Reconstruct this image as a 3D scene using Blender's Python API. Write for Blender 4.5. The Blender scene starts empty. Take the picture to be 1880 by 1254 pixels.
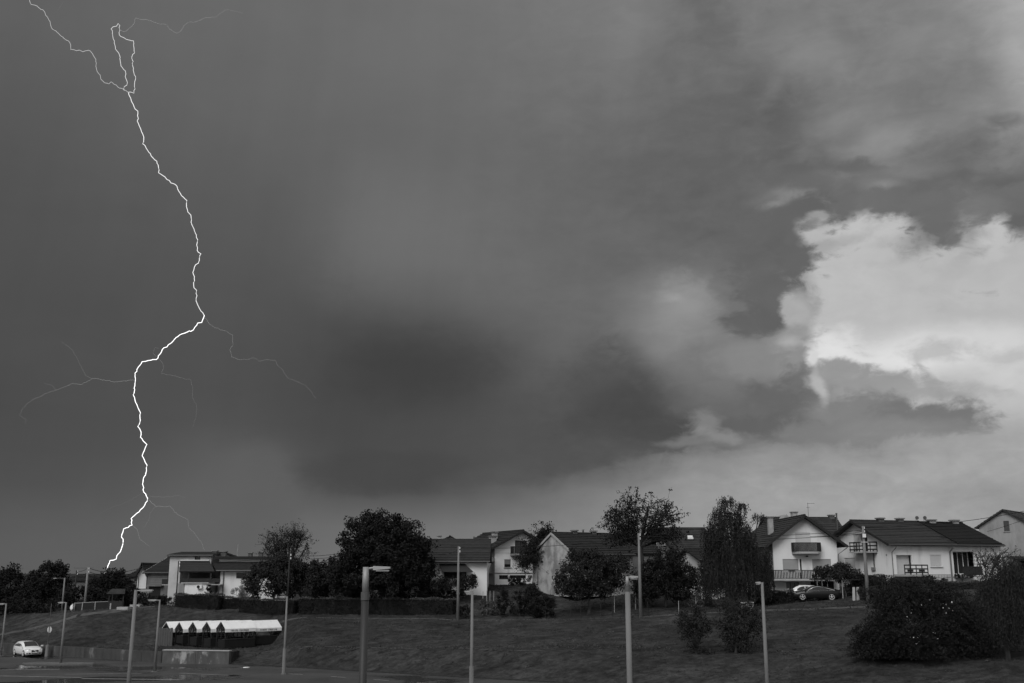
import bpy, bmesh, math, random
import numpy as np
from mathutils import Vector, Matrix
from mathutils.geometry import tessellate_polygon
random.seed(7); RNG = np.random.default_rng(7)
SC = bpy.context.scene
COL = SC.collection
R = math.radians

# ------------------------------------------------------------------ camera
FPX = 1900.0; ZC = 8.4; PITCH = math.atan((1050 - 627) / FPX)
cam = bpy.data.cameras.new('camera'); camo = bpy.data.objects.new('camera', cam); COL.objects.link(camo)
cam.sensor_width = 36.0; cam.lens = 36.0 * FPX / 1880.0
cam.clip_start = 0.5; cam.clip_end = 9000
camo.location = (0, 0, ZC); camo.rotation_euler = (R(90) + PITCH, 0, 0)
SC.camera = camo
CP, SP = math.cos(PITCH), math.sin(PITCH)

def ray(px, py):
    dx = (px - 940) / FPX; dy = (627 - py) / FPX
    return Vector((dx, CP - dy * SP, SP + dy * CP))
def P(px, py, Y):
    d = ray(px, py); return Vector((0, 0, ZC)) + d * (Y / d.y)
def zof(py, Y):
    d = ray(940, py); return ZC + Y * d.z / d.y
def onflat(px, py, z=0.0):
    d = ray(px, py); t = (z - ZC) / d.z; return Vector((0, 0, ZC)) + d * t
def xof(px, Y, z=4.0):
    return (px - 940) / FPX * (Y * CP + (z - ZC) * SP)

# ------------------------------------------------------------------ exposure
SC.view_settings.view_transform = 'Standard'; SC.view_settings.look = 'None'
SC.view_settings.gamma = 1.0; SC.view_settings.exposure = 0.25
SC.view_settings.use_curve_mapping = False
SC.render.engine = 'CYCLES'
SC.cycles.max_bounces = 5; SC.cycles.diffuse_bounces = 3; SC.cycles.glossy_bounces = 2
SC.cycles.transparent_max_bounces = 6; SC.cycles.use_denoising = True
SC.cycles.sample_clamp_indirect = 4.0
SC.cycles.use_adaptive_sampling = True; SC.cycles.adaptive_threshold = 0.02; SC.cycles.adaptive_min_samples = 16
EXPO = 2 ** SC.view_settings.exposure

# ------------------------------------------------------------------ sky (world): storm cloud to the west, clear gap to the right
SUN_EL, SUN_AZ = 43.0, 206.0       # azimuth clockwise from +Y (the view direction): low sun veiled behind the viewer
def s2l(v):
    v = v / 255.0
    return np.where(v <= 0.04045, v / 12.92, ((v + 0.055) / 1.055) ** 2.4)
COLS = [0, 125, 250, 375, 500, 625, 750, 875, 1000, 1125, 1250, 1375, 1500, 1625, 1750, 1880]
CLOUD = [
 (0,    [95, 98,101,104,106,108,111,113,117,122,112,122,121,123,130,168]),
 (60,   [93, 97,100,103,105,107,109,112,115,122,110,119,124,122,127,165]),
 (120,  [91, 94, 97,100,103,105,107,109,113,119,108,110,124,121,124,158]),
 (200,  [87, 90, 93, 96, 99,101,103,105,109,110,104,100,122,122,118,150]),
 (260,  [85, 88, 91, 94, 97,100,103,104,106,104,100, 96,108,132,116,130]),
 (330,  [82, 85, 87, 90, 93, 98,105,104,102,101, 99, 99,108,113,108,105]),
 (400,  [80, 83, 85, 86, 88, 96,109,107,102,101, 99, 99,104,108,106,100]),
 (460,  [78, 81, 83, 84, 85, 92,108,108,102,100, 98, 98,102,104,100,100]),
 (510,  [77, 79, 81, 83, 82, 84, 98,106,103,103,122, 96,102,105,105,105]),
 (560,  [75, 77, 79, 81, 80, 78, 86,101,103,108,150, 94,105,125,140,145]),
 (610,  [74, 76, 78, 79, 78, 73, 72, 82, 99,107,140,106,140,150,160,165]),
 (650,  [73, 75, 77, 78, 77, 70, 66, 70, 95, 96,118,136,138,165,170,172]),
 (700,  [72, 74, 76, 77, 76, 69, 67, 70, 90, 72,100,122,120,152,160,170]),
 (750,  [72, 73, 75, 76, 74, 67, 67, 70, 83, 66, 76, 94,112,128,150,168]),
 (790,  [72, 73, 75, 80, 76, 69, 71, 73, 82, 66, 78,104, 98,120,150,162]),
 (825,  [73, 74, 76, 86, 80, 70, 74, 74, 79, 76,110,135,142,150,158,162]),
 (860,  [74, 76, 79, 89, 85, 70, 70, 74, 80, 98,140,152,157,160,160,158]),
 (895,  [76, 78, 82, 91, 88, 72, 67, 75, 97,120,145,154,158,160,158,155]),
 (925,  [80, 82, 85, 92, 93, 92, 95,104,112,130,148,155,158,159,156,153]),
 (970,  [86, 87, 90, 94, 98,103,106,116,125,140,152,156,158,158,155,152]),
 (1020, [89, 91, 93, 97,101,107,114,125,135,146,153,156,157,156,154,151]),
 (1080, [90, 92, 95, 98,102,109,116,127,137,147,153,156,157,156,154,151])]
CR = np.array([r[0] for r in CLOUD], float); CT = np.array([r[1] for r in CLOUD], float)
def cloud_at(px, py):
    px = min(max(px, 0), 1880); py = min(max(py, 0), 1080)
    col = [np.interp(px, COLS, CT[i]) for i in range(len(CR))]
    return float(np.interp(py, CR, col))
def sky_fields(az, el):
    d = Vector((math.sin(az) * math.cos(el), math.cos(az) * math.cos(el), math.sin(el)))
    w = d.y * CP + d.z * SP; u = d.x / w; v = (-d.y * SP + d.z * CP) / w
    px, py = 940 + u * FPX, 627 - v * FPX
    return float(s2l(cloud_at(px, py))) / EXPO
def azel(px, py):
    d = ray(px, py).normalized(); return math.atan2(d.x, d.y), math.asin(d.z)
# single cloud masses and breaks, back to front: centre, half sizes (in photograph pixels), tilt, grey, softness, raggedness, opacity
PUFFS = [
 (760,675,140,72,0,60,.95,.25,.75),(1480,190,80,24,20,110,.95,.6,.7),(1370,160,70,30,30,101,.95,.5,.7),(1440,300,80,14,-20,96,.9,.8,.8),(1580,275,60,10,-10,128,.95,.8,.7),(1820,250,60,12,-15,126,.95,.8,.7),(1860,225,40,12,-10,102,.9,.8,.7),
 (470,925,92,120,0,90,.35,.14,.75),(330,985,190,80,32,91,.6,.14,.7),(1140,30,60,60,0,126,.95,.4,.8),(1300,90,60,110,10,104,.95,.4,.8),(1465,85,70,45,0,130,.95,.5,.8),(1435,235,50,80,-30,94,.9,.4,.8),
 (1645,255,95,24,8,142,.95,.6,.8),(1760,285,90,50,-10,105,.9,.6,.8),(1620,150,120,50,15,124,.95,.6,.6),(1560,215,60,20,12,134,.95,.6,.6),(1700,60,80,24,10,136,.95,.6,.7),(1875,130,44,80,0,170,.9,.6,.9),(1872,15,34,18,0,172,.95,.4,.8),(1800,200,70,30,20,136,.95,.6,.6),
 (720,868,175,44,2,67,.38,.18,.9),(950,868,150,26,9,80,.6,.25,.7),(1110,826,150,30,9,78,.5,.4,.8),
 (1000,800,220,70,6,77,.95,.5,.6),(1150,732,118,86,0,69,.85,.5,.85),(1080,690,90,40,20,86,.95,.6,.5),(1235,790,75,30,10,74,.6,.5,.9),(700,430,110,130,-38,110,.95,.2,.6),
 (1250,600,70,80,0,132,.95,.7,.8),(1265,545,54,46,0,146,.95,.9,.85),(1240,538,28,10,-8,160,.95,.5,.6),(1300,690,80,60,0,118,.9,.6,.7),
 (1690,560,240,180,0,184,.34,.60,1),(1570,555,140,150,0,186,.36,.65,1),(1850,520,130,170,0,182,.4,.6,1),(1505,420,36,44,0,180,.5,.8,1),(1610,415,80,44,0,190,.4,.7,1),(1810,430,50,50,0,192,.4,.8,1),
 (1450,560,46,46,0,176,.3,.6,1),(1700,652,240,46,0,222,.85,.3,1),(1520,645,70,52,0,222,.6,.4,1),(1850,690,150,70,0,200,.8,.3,.95),(1700,740,220,50,0,186,.8,.3,.9),
 (1560,440,60,12,6,170,.95,.9,.8),(1500,450,46,12,-6,160,.95,.9,.8),(1640,445,50,9,4,176,.95,.8,.7),(1660,478,70,10,4,176,.95,.8,.6),(1436,346,54,14,14,122,.95,.7,.7),(1430,366,30,10,14,146,.98,1.0,.6),(1465,352,40,10,-12,140,.9,.6,.8),(1612,343,40,16,-6,150,.95,1.0,.8),(1540,325,50,14,-12,130,.9,.7,.8),
 (1452,520,34,54,0,138,.95,.9,.8),(1442,600,34,40,0,150,.95,.9,.8),(1500,398,44,20,0,140,.95,.9,.8),(1620,384,100,16,0,138,.95,.9,.8),(1782,424,34,40,0,140,.95,.9,.8),(1698,444,34,30,0,132,.95,.9,.8),(1500,330,120,26,-8,101,.9,.8,.8),(1700,340,150,24,4,102,.9,.8,.8),(1728,392,46,62,-14,104,.55,.75,1),(1748,436,22,26,0,108,.6,.8,.9),(1700,372,50,40,0,105,.5,.8,1),(1872,398,34,44,0,100,.55,.9,1),(1835,362,80,36,0,108,.5,.8,1),(1800,385,40,22,0,118,.7,.9,.8),(1650,368,100,26,0,106,.4,.5,1),(1552,376,40,34,0,104,.5,.9,1),(1600,372,40,20,0,108,.6,.9,.9),(1450,390,62,24,14,98,.45,.8,1),(1492,412,22,10,0,120,.7,.9,.8),(1410,440,70,60,0,99,.35,.5,1),
 (1450,478,28,28,0,97,.45,.8,1),(1390,515,66,50,0,97,.45,.8,1),(1398,575,38,42,0,95,.5,.9,1),(1368,598,46,26,10,97,.6,.9,1),(1420,545,30,30,0,100,.6,.9,.9),(1474,468,32,26,0,98,.5,.9,1),(1446,566,24,32,0,172,.6,.9,.95),(1462,610,22,16,0,150,.8,.9,.8),
 (1432,640,52,34,0,150,.4,.6,1),(1385,660,70,42,0,134,.55,.6,1),(1468,665,24,30,0,142,.4,.6,1),(1440,625,26,10,0,172,.7,.5,.8),
 (1470,720,40,44,0,112,.4,.6,1),(1400,745,80,46,0,102,.5,.6,1),(1360,785,60,28,10,96,.5,.6,1),(1440,780,60,30,0,98,.5,.6,1),
 (1540,690,56,40,0,152,.45,.8,1),(1620,705,90,34,-8,150,.5,.8,1),(1700,725,90,22,-8,156,.6,.8,.9),(1570,770,110,42,0,128,.55,.8,1),(1710,772,110,28,4,118,.55,.8,1),(1500,795,70,20,0,122,.6,.6,1),(1640,792,140,18,0,134,.7,.6,.9),
 (1503,718,11,30,14,186,.9,.7,.9),(1483,655,16,20,0,214,.5,.6,1),(1298,768,22,22,30,134,.95,.9,.8),(1335,796,50,12,-8,142,.95,.9,.8),(1262,806,60,9,6,128,.95,.7,.7),
 (1560,306,80,14,-10,98,.9,.9,.8),(1660,312,90,12,-5,122,.95,.9,.7),(1760,325,80,14,8,100,.9,.9,.8),(1840,332,60,12,0,96,.9,.9,.8),(1715,645,76,20,0,184,.8,.7,.9),(1830,655,60,14,0,184,.8,.7,.8),(1790,715,60,12,-4,172,.8,.7,.7)]

world = bpy.data.worlds.new('World'); SC.world = world; world.use_nodes = True
def build_sky():
    nt = world.node_tree; nt.nodes.clear(); N = nt.nodes.new; L = nt.links.new
    def M(op, a, b=None, c=None, clamp=False):
        n = N('ShaderNodeMath'); n.operation = op; n.use_clamp = clamp
        for i, v in enumerate((a, b, c)):
            if v is None: continue
            if isinstance(v, (int, float)): n.inputs[i].default_value = v
            else: L(v, n.inputs[i])
        return n.outputs[0]
    tc = N('ShaderNodeTexCoord'); sep = N('ShaderNodeSeparateXYZ'); L(tc.outputs['Generated'], sep.inputs[0])
    x, y, z = sep.outputs
    az0 = M('ARCTAN2', x, y); el0 = M('ARCSINE', z)
    comb = N('ShaderNodeCombineXYZ'); L(az0, comb.inputs[0]); L(M('MULTIPLY', el0, 1.7), comb.inputs[1])
    def noise(scale, detail, rough=0.55, dist=0.0, src=None):
        n = N('ShaderNodeTexNoise'); n.inputs['Scale'].default_value = scale; n.inputs['Detail'].default_value = detail
        n.inputs['Roughness'].default_value = rough; n.inputs['Distortion'].default_value = dist
        L(src or comb.outputs[0], n.inputs['Vector']); return n
    wn = noise(9.0, 5, 0.6)
    ws = N('ShaderNodeSeparateColor'); L(wn.outputs['Color'], ws.inputs[0])
    right = M('MINIMUM', M('MAXIMUM', M('MULTIPLY_ADD', az0, 2.6, 0.35), 0.12), 1.0)
    az = M('ADD', az0, M('MULTIPLY', M('SUBTRACT', ws.outputs[0], 0.5), M('MULTIPLY', right, 0.05)))
    el = M('ADD', el0, M('MULTIPLY', M('SUBTRACT', ws.outputs[1], 0.5), M('MULTIPLY', right, 0.035)))
    A0, A1 = R(-28), R(28)
    pos = M('DIVIDE', M('SUBTRACT', az, A0), A1 - A0, clamp=True)
    stops = [R(a) for a in np.linspace(-28, 28, 25)]
    e0, de, ne = R(-3.0), R(1.8), 21
    rowpos = M('DIVIDE', M('SUBTRACT', el, e0), de)
    rowpos = M('MINIMUM', M('MAXIMUM', rowpos, 0.0), ne - 1.001)
    acc = None
    for i in range(ne):
        rp = N('ShaderNodeValToRGB'); cr = rp.color_ramp; cr.interpolation = 'LINEAR'
        while len(cr.elements) < len(stops): cr.elements.new(0.5)
        for e_, a in zip(cr.elements, stops): e_.position = (a - A0) / (A1 - A0)
        for e_, a in zip(cr.elements, stops): v = sky_fields(a, e0 + de * i); e_.color = (v, v, v, 1)
        L(pos if acc is None else M('MULTIPLY_ADD', acc, 1e-7, pos), rp.inputs[0])   # (chained so the node stack stays small)
        w = M('SUBTRACT', 1.0, M('ABSOLUTE', M('SUBTRACT', rowpos, float(i))), clamp=True)
        acc = M('MULTIPLY', rp.outputs[0], w) if acc is None else M('MULTIPLY_ADD', rp.outputs[0], w, acc)
    cl = acc
    n2 = noise(16.0, 6, 0.58, 0.5); n3 = noise(5.0, 4, 0.5, 0.3); n4 = noise(46.0, 5, 0.6, 0.5)
    n2c, n4c = M('SUBTRACT', n2.outputs[0], 0.5), M('SUBTRACT', n4.outputs[0], 0.5)
    rag = M('ADD', M('MULTIPLY', n2c, 3.0), M('MULTIPLY', n4c, 1.9))
    pl = N('ShaderNodeCombineXYZ')
    L(M('ADD', az0, M('MULTIPLY', M('SUBTRACT', ws.outputs[0], 0.5), 0.045)), pl.inputs[0]); L(M('ADD', el0, M('MULTIPLY', M('SUBTRACT', ws.outputs[1], 0.5), 0.032)), pl.inputs[1])
    hsc = N('ShaderNodeCombineXYZ'); L(M('MULTIPLY_ADD', el0, 0.25, M('MULTIPLY', az0, 0.42)), hsc.inputs[0]); L(M('MULTIPLY_ADD', az0, -0.12, M('MULTIPLY', el0, 1.25)), hsc.inputs[1])
    n6 = noise(38.0, 5, 0.6, 0.6, hsc.outputs[0])
    tex = M('ADD', M('MULTIPLY', M('SUBTRACT', n6.outputs[0], 0.5), 0.34), M('ADD', M('MULTIPLY', n2c, 0.22), M('MULTIPLY', n4c, 0.12)))
    tex = M('MULTIPLY_ADD', tex, right, 1.0)
    val = cl; first_gap = True
    for (px, py, rx, ry, tilt, grey, soft, ragk, op) in PUFFS:
        if first_gap and (px, py) == (1690, 560): val = M('MULTIPLY', val, tex); first_gap = False
        a_, e_ = azel(px, py); a2, _ = azel(px + 10, py); _, e2 = azel(px, py - 10)
        mp = N('ShaderNodeMapping'); mp.vector_type = 'TEXTURE'; mp.inputs['Location'].default_value = (a_, e_, 0)
        mp.inputs['Rotation'].default_value = (0, 0, R(tilt)); mp.inputs['Scale'].default_value = (rx * (a2 - a_) / 10, ry * (e2 - e_) / 10, 1.0)
        ch = N('ShaderNodeVectorMath'); ch.operation = 'MULTIPLY_ADD'; L(val, ch.inputs[0]); ch.inputs[1].default_value = (1e-7, 1e-7, 0); L(pl.outputs[0], ch.inputs[2])
        L(ch.outputs[0], mp.inputs[0])
        ln = N('ShaderNodeVectorMath'); ln.operation = 'LENGTH'; L(mp.outputs[0], ln.inputs[0])
        mr = N('ShaderNodeMapRange'); mr.interpolation_type = 'SMOOTHSTEP'; L(M('MULTIPLY_ADD', rag, ragk, ln.outputs['Value']), mr.inputs[0])
        mr.inputs[1].default_value = 1 - soft; mr.inputs[2].default_value = 1 + soft * 0.6; mr.inputs[3].default_value = op; mr.inputs[4].default_value = 0.0
        mx = N('ShaderNodeMix'); mx.data_type = 'FLOAT'; L(mr.outputs[0], mx.inputs[0]); L(val, mx.inputs[2]); mx.inputs[3].default_value = float(s2l(np.float64(grey))) / EXPO
        val = mx.outputs[0]
    amp = M('MULTIPLY', right, 0.22)
    mod = M('ADD', M('MULTIPLY_ADD', n4c, M('MULTIPLY', right, 0.14), 1.0), M('ADD', M('MULTIPLY', n2c, amp), M('MULTIPLY', M('SUBTRACT', n3.outputs[0], 0.5), 0.24)))
    stc = N('ShaderNodeCombineXYZ'); L(M('MULTIPLY_ADD', el0, -0.12, az0), stc.inputs[0]); L(M('MULTIPLY', el0, 0.10), stc.inputs[1])
    n5 = noise(34.0, 3, 0.5, 0.0, stc.outputs[0])
    mod = M('ADD', mod, M('MULTIPLY', M('SUBTRACT', n5.outputs[0], 0.5), 0.10))
    val = M('MULTIPLY', val, mod)
    # physical sky behind the gap, in grey
    st = N('ShaderNodeTexSky'); st.sky_type = 'NISHITA'; st.sun_disc = False
    st.sun_elevation = R(SUN_EL); st.sun_rotation = R(SUN_AZ)
    bw = N('ShaderNodeRGBToBW'); L(st.outputs[0], bw.inputs[0])
    val = M('ADD', M('MULTIPLY', val, 0.98), M('MULTIPLY', bw.outputs[0], 0.0015))
    # away from the storm the overcast goes on evenly
    mo = N('ShaderNodeMapRange'); mo.interpolation_type = 'SMOOTHSTEP'
    L(M('MAXIMUM', M('ABSOLUTE', az0), M('MULTIPLY', el0, 0.85)), mo.inputs[0]); mo.inputs[1].default_value = R(27.5); mo.inputs[2].default_value = R(95)
    over = M('MULTIPLY', M('ADD', 0.36, M('MULTIPLY', bw.outputs[0], 0.006)), M('MULTIPLY_ADD', n3.outputs[0], 0.5, 0.75))
    val = M('ADD', M('MULTIPLY', val, M('SUBTRACT', 1.0, mo.outputs[0])), M('MULTIPLY', over, mo.outputs[0]))
    bg = N('ShaderNodeBackground'); out = N('ShaderNodeOutputWorld')
    cc = N('ShaderNodeCombineColor')
    for i in range(3): L(val, cc.inputs[i])
    L(cc.outputs[0], bg.inputs[0]); bg.inputs[1].default_value = 1.0
    L(bg.outputs[0], out.inputs[0])
build_sky()
world.cycles.sampling_method = 'MANUAL'; world.cycles.sample_map_resolution = 512

# ------------------------------------------------------------------ soft veiled sun, from behind the viewer
sun = bpy.data.lights.new('sun', 'SUN'); sun.energy = 1.5; sun.angle = R(35); sun.color = (1, 1, 1)
suno = bpy.data.objects.new('sun', sun); COL.objects.link(suno)
sd = Vector((math.sin(R(SUN_AZ)) * math.cos(R(SUN_EL)), math.cos(R(SUN_AZ)) * math.cos(R(SUN_EL)), math.sin(R(SUN_EL))))
suno.rotation_euler = sd.to_track_quat('Z', 'Y').to_euler(); suno.location = (0, -20, 60)

# ------------------------------------------------------------------ materials (the photograph is black and white: neutral greys)
MATS = {}
def mat(name, v, rough=0.8, var=0.15, scale=3.0, bump=0.0, bscale=None, metal=0.0, spec=0.3, stretch=None, coat=0.0, dark=None, dscale=0.6, dthr=(0.45, 0.7), detail=5):
    if name in MATS: return MATS[name]
    m = bpy.data.materials.new(name); m.use_nodes = True; nt = m.node_tree; b = nt.nodes['Principled BSDF']
    N = nt.nodes.new; L = nt.links.new
    tc = N('ShaderNodeTexCoord'); src = tc.outputs['Object']
    if stretch:
        mp = N('ShaderNodeMapping'); mp.inputs['Scale'].default_value = stretch; L(src, mp.inputs[0]); src = mp.outputs[0]
    n = N('ShaderNodeTexNoise'); n.inputs['Scale'].default_value = scale; n.inputs['Detail'].default_value = detail; n.inputs['Roughness'].default_value = 0.62
    L(src, n.inputs['Vector'])
    mr = N('ShaderNodeMapRange'); L(n.outputs[0], mr.inputs[0]); mr.inputs[1].default_value = 0.25; mr.inputs[2].default_value = 0.75
    mr.inputs[3].default_value = v * (1 - var); mr.inputs[4].default_value = v * (1 + var)
    val = mr.outputs[0]
    if dark is not None:
        n2 = N('ShaderNodeTexNoise'); n2.inputs['Scale'].default_value = dscale; n2.inputs['Detail'].default_value = 6; n2.inputs['Roughness'].default_value = 0.65
        L(src, n2.inputs['Vector'])
        m2 = N('ShaderNodeMapRange'); m2.interpolation_type = 'SMOOTHSTEP'; L(n2.outputs[0], m2.inputs[0]); m2.inputs[1].default_value, m2.inputs[2].default_value = dthr
        mx = N('ShaderNodeMix'); mx.data_type = 'FLOAT'; L(m2.outputs[0], mx.inputs[0]); L(val, mx.inputs[2]); mx.inputs[3].default_value = dark
        val = mx.outputs[0]
    cc = N('ShaderNodeCombineColor')
    for i in range(3): L(val, cc.inputs[i])
    L(cc.outputs[0], b.inputs['Base Color'])
    b.inputs['Roughness'].default_value = rough; b.inputs['Metallic'].default_value = metal
    b.inputs['Specular IOR Level'].default_value = spec; b.inputs['Coat Weight'].default_value = coat
    if bump:
        bn = N('ShaderNodeTexNoise'); bn.inputs['Scale'].default_value = bscale or scale * 4; bn.inputs['Detail'].default_value = 4; L(src, bn.inputs['Vector'])
        bp = N('ShaderNodeBump'); bp.inputs['Strength'].default_value = bump; bp.inputs['Distance'].default_value = 0.03
        L(bn.outputs[0], bp.inputs['Height']); L(bp.outputs[0], b.inputs['Normal'])
    MATS[name] = m
    return m
plaster   = mat('plaster', 0.76, 0.9, 0.06, 0.8, 0.25, 30, dark=0.50, dscale=0.9, dthr=(0.5, 0.85), stretch=(1, 1, 0.22))
plaster2  = mat('plaster_dull', 0.52, 0.9, 0.10, 0.7, 0.25, 30, dark=0.38, dscale=0.4)
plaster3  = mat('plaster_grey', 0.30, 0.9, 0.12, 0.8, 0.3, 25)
plaster4  = mat('plaster_dark', 0.13, 0.9, 0.12, 0.8, 0.3, 25)
oldplaster= mat('plaster_weathered', 0.40, 0.95, 0.2, 1.6, 0.4, 12, dark=0.20, dscale=0.45, dthr=(0.42, 0.62))
concrete  = mat('concrete', 0.36, 0.9, 0.15, 2.0, 0.3, 40)
concrete_d= mat('concrete_stained', 0.20, 0.9, 0.25, 1.2, 0.4, 30, dark=0.09, dscale=0.35, stretch=(1, 1, 0.25))
pole_conc = mat('pole_concrete', 0.18, 0.85, 0.15, 3.0, 0.2, 40, stretch=(1, 1, 0.3))
pole_metal= mat('pole_galvanised', 0.30, 0.55, 0.2, 2.0, 0.1, 30, metal=0.3, stretch=(1, 1, 0.25), dark=0.16, dscale=0.8)
tile      = mat('roof_tile', 0.030, 0.75, 0.35, 2.2, 0.3, 20)
tile_d    = mat('roof_tile_dark', 0.019, 0.8, 0.40, 2.4, 0.3, 20)
tile_b    = mat('roof_tile_black', 0.006, 0.8, 0.40, 2.4, 0.3, 20)
tile_l    = mat('roof_tile_old', 0.036, 0.85, 0.45, 1.8, 0.3, 20, dark=0.02, dscale=0.5)
roofsheet = mat('roof_sheet', 0.03, 0.6, 0.15, 1.0)
wood_d    = mat('dark_wood', 0.022, 0.7, 0.3, 6.0, 0.2)
wood_m    = mat('mid_wood', 0.085, 0.75, 0.3, 5.0, 0.2, stretch=(4, 4, 0.4))
wood_l    = mat('pale_wood', 0.33, 0.8, 0.2, 5.0, 0.2)
trim_w    = mat('white_trim', 0.78, 0.5, 0.03, 2.0)
shutter_g = mat('roller_shutter_grey', 0.36, 0.55, 0.05, 2.0)
shutter_m = mat('roller_shutter', 0.60, 0.55, 0.04, 2.0)
shutter_d = mat('shutter_dark', 0.07, 0.6, 0.1, 2.0)
glass     = mat('window_glass', 0.02, 0.06, 0.1, 1.0, spec=0.6)
curtain   = mat('curtain', 0.32, 0.9, 0.2, 4.0, stretch=(6, 6, 0.3))
gutter_m  = mat('gutter_metal', 0.10, 0.5, 0.1, 2.0, metal=0.2)
pipe_m    = mat('downpipe_metal', 0.16, 0.5, 0.1, 2.0, metal=0.2)
brick_m   = mat('chimney_brick', 0.10, 0.9, 0.35, 6.0, 0.4)
chim_m    = mat('chimney_render', 0.33, 0.9, 0.2, 3.0, 0.3)
stone_m   = mat('plinth_stone', 0.46, 0.85, 0.2, 2.0, 0.3)
joint_m   = mat('plinth_joint', 0.12, 0.9, 0.2, 2.0)
black_m   = mat('black_plastic', 0.012, 0.5, 0.1, 2.0)
canvas_m  = mat('white_canvas', 0.82, 0.7, 0.06, 1.5, 0.3, 3, dark=0.62, dscale=1.1, dthr=(0.5, 0.8))
canvas_in = mat('canvas_print', 0.10, 0.8, 0.1, 3.0)
tarp_m    = mat('black_cloth', 0.010, 0.9, 0.25, 3.0, stretch=(3, 3, 0.3))
leaf_dk   = mat('leaf_dark', 0.019, 0.75, 0.5, 0.9, spec=0.12)
leaf_md   = mat('leaf_mid', 0.029, 0.75, 0.5, 0.8, spec=0.12)
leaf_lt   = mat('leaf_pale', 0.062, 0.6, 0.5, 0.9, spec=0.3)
leaf_br   = mat('leaf_silver', 0.22, 0.6, 0.4, 1.5, spec=0.3)
petal_m   = mat('petal', 0.75, 0.7, 0.1, 2.0)
bark_m    = mat('bark', 0.035, 0.9, 0.35, 3.0, 0.5, stretch=(2, 2, 0.5))
wire_m    = mat('wire', 0.012, 0.6, 0.1, 1.0)
white_paint = mat('car_paint_white', 0.80, 0.22, 0.02, 1.0, spec=0.5, coat=0.6)
dark_paint  = mat('car_paint_dark', 0.010, 0.3, 0.05, 1.0, spec=0.25, coat=0.12)
chrome_m  = mat('chrome', 0.75, 0.18, 0.02, 1.0, metal=1.0)
alloy_m   = mat('alloy_rim', 0.62, 0.35, 0.05, 2.0)
rubber_m  = mat('tyre_rubber', 0.012, 0.85, 0.1, 3.0)
carglass  = mat('car_glass', 0.03, 0.05, 0.1, 1.0, spec=0.6)
lamp_m    = mat('lamp_lens', 0.35, 0.15, 0.1, 1.0, spec=0.6)
plate_m   = mat('number_plate', 0.7, 0.5, 0.02, 1.0)
sign_m    = mat('sign_back', 0.50, 0.5, 0.06, 2.0)
line_m    = mat('road_paint', 0.30, 0.8, 0.4, 6.0)

def grass_material():
    m = bpy.data.materials.new('grass'); m.use_nodes = True; nt = m.node_tree; b = nt.nodes['Principled BSDF']; N = nt.nodes.new; L = nt.links.new
    tc = N('ShaderNodeTexCoord')
    def nz(scale, detail, rough=0.65, st=None, dist=0.0):
        s = tc.outputs['Object']
        if st:
            mp = N('ShaderNodeMapping'); mp.inputs['Scale'].default_value = st; mp.inputs['Rotation'].default_value = (0, 0, R(-28)); L(s, mp.inputs[0]); s = mp.outputs[0]
        n = N('ShaderNodeTexNoise'); n.inputs['Scale'].default_value = scale; n.inputs['Detail'].default_value = detail
        n.inputs['Roughness'].default_value = rough; n.inputs['Distortion'].default_value = dist; L(s, n.inputs[0]); return n.outputs[0]
    def mr(v, a, b_, c, d):
        n = N('ShaderNodeMapRange'); L(v, n.inputs[0])
        for i, q in enumerate((a, b_, c, d)): n.inputs[i + 1].default_value = q
        return n.outputs[0]
    def mul(a, b_):
        n = N('ShaderNodeMath'); n.operation = 'MULTIPLY'; L(a, n.inputs[0]); L(b_, n.inputs[1]); return n.outputs[0]
    big = mr(nz(0.11, 4), 0.3, 0.7, 0.72, 1.3)
    mid = mr(nz(0.55, 5, 0.75, (0.5, 1.0, 1.0), 0.6), 0.3, 0.7, 0.5, 1.5)
    fine = mr(nz(2.0, 6, 0.8, (0.6, 1.0, 1.0), 0.4), 0.3, 0.7, 0.25, 1.75)
    val = mul(mul(big, mid), fine)
    n = N('ShaderNodeMath'); n.operation = 'MULTIPLY'; L(val, n.inputs[0]); n.inputs[1].default_value = 0.034
    pal = mr(nz(0.33, 6, 0.72, None, 1.0), 0.60, 0.74, 0.0, 0.03)      # dry patches
    a = N('ShaderNodeMath'); a.operation = 'ADD'; L(n.outputs[0], a.inputs[0]); L(pal, a.inputs[1])
    cc = N('ShaderNodeCombineColor')
    for i in range(3): L(a.outputs[0], cc.inputs[i])
    L(cc.outputs[0], b.inputs['Base Color']); b.inputs['Roughness'].default_value = 0.95; b.inputs['Specular IOR Level'].default_value = 0.1
    bp = N('ShaderNodeBump'); bp.inputs['Strength'].default_value = 0.6; bp.inputs['Distance'].default_value = 0.10
    L(nz(1.6, 6, 0.75), bp.inputs['Height']); L(bp.outputs[0], b.inputs['Normal'])
    return m
grass_m = grass_material()
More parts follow.
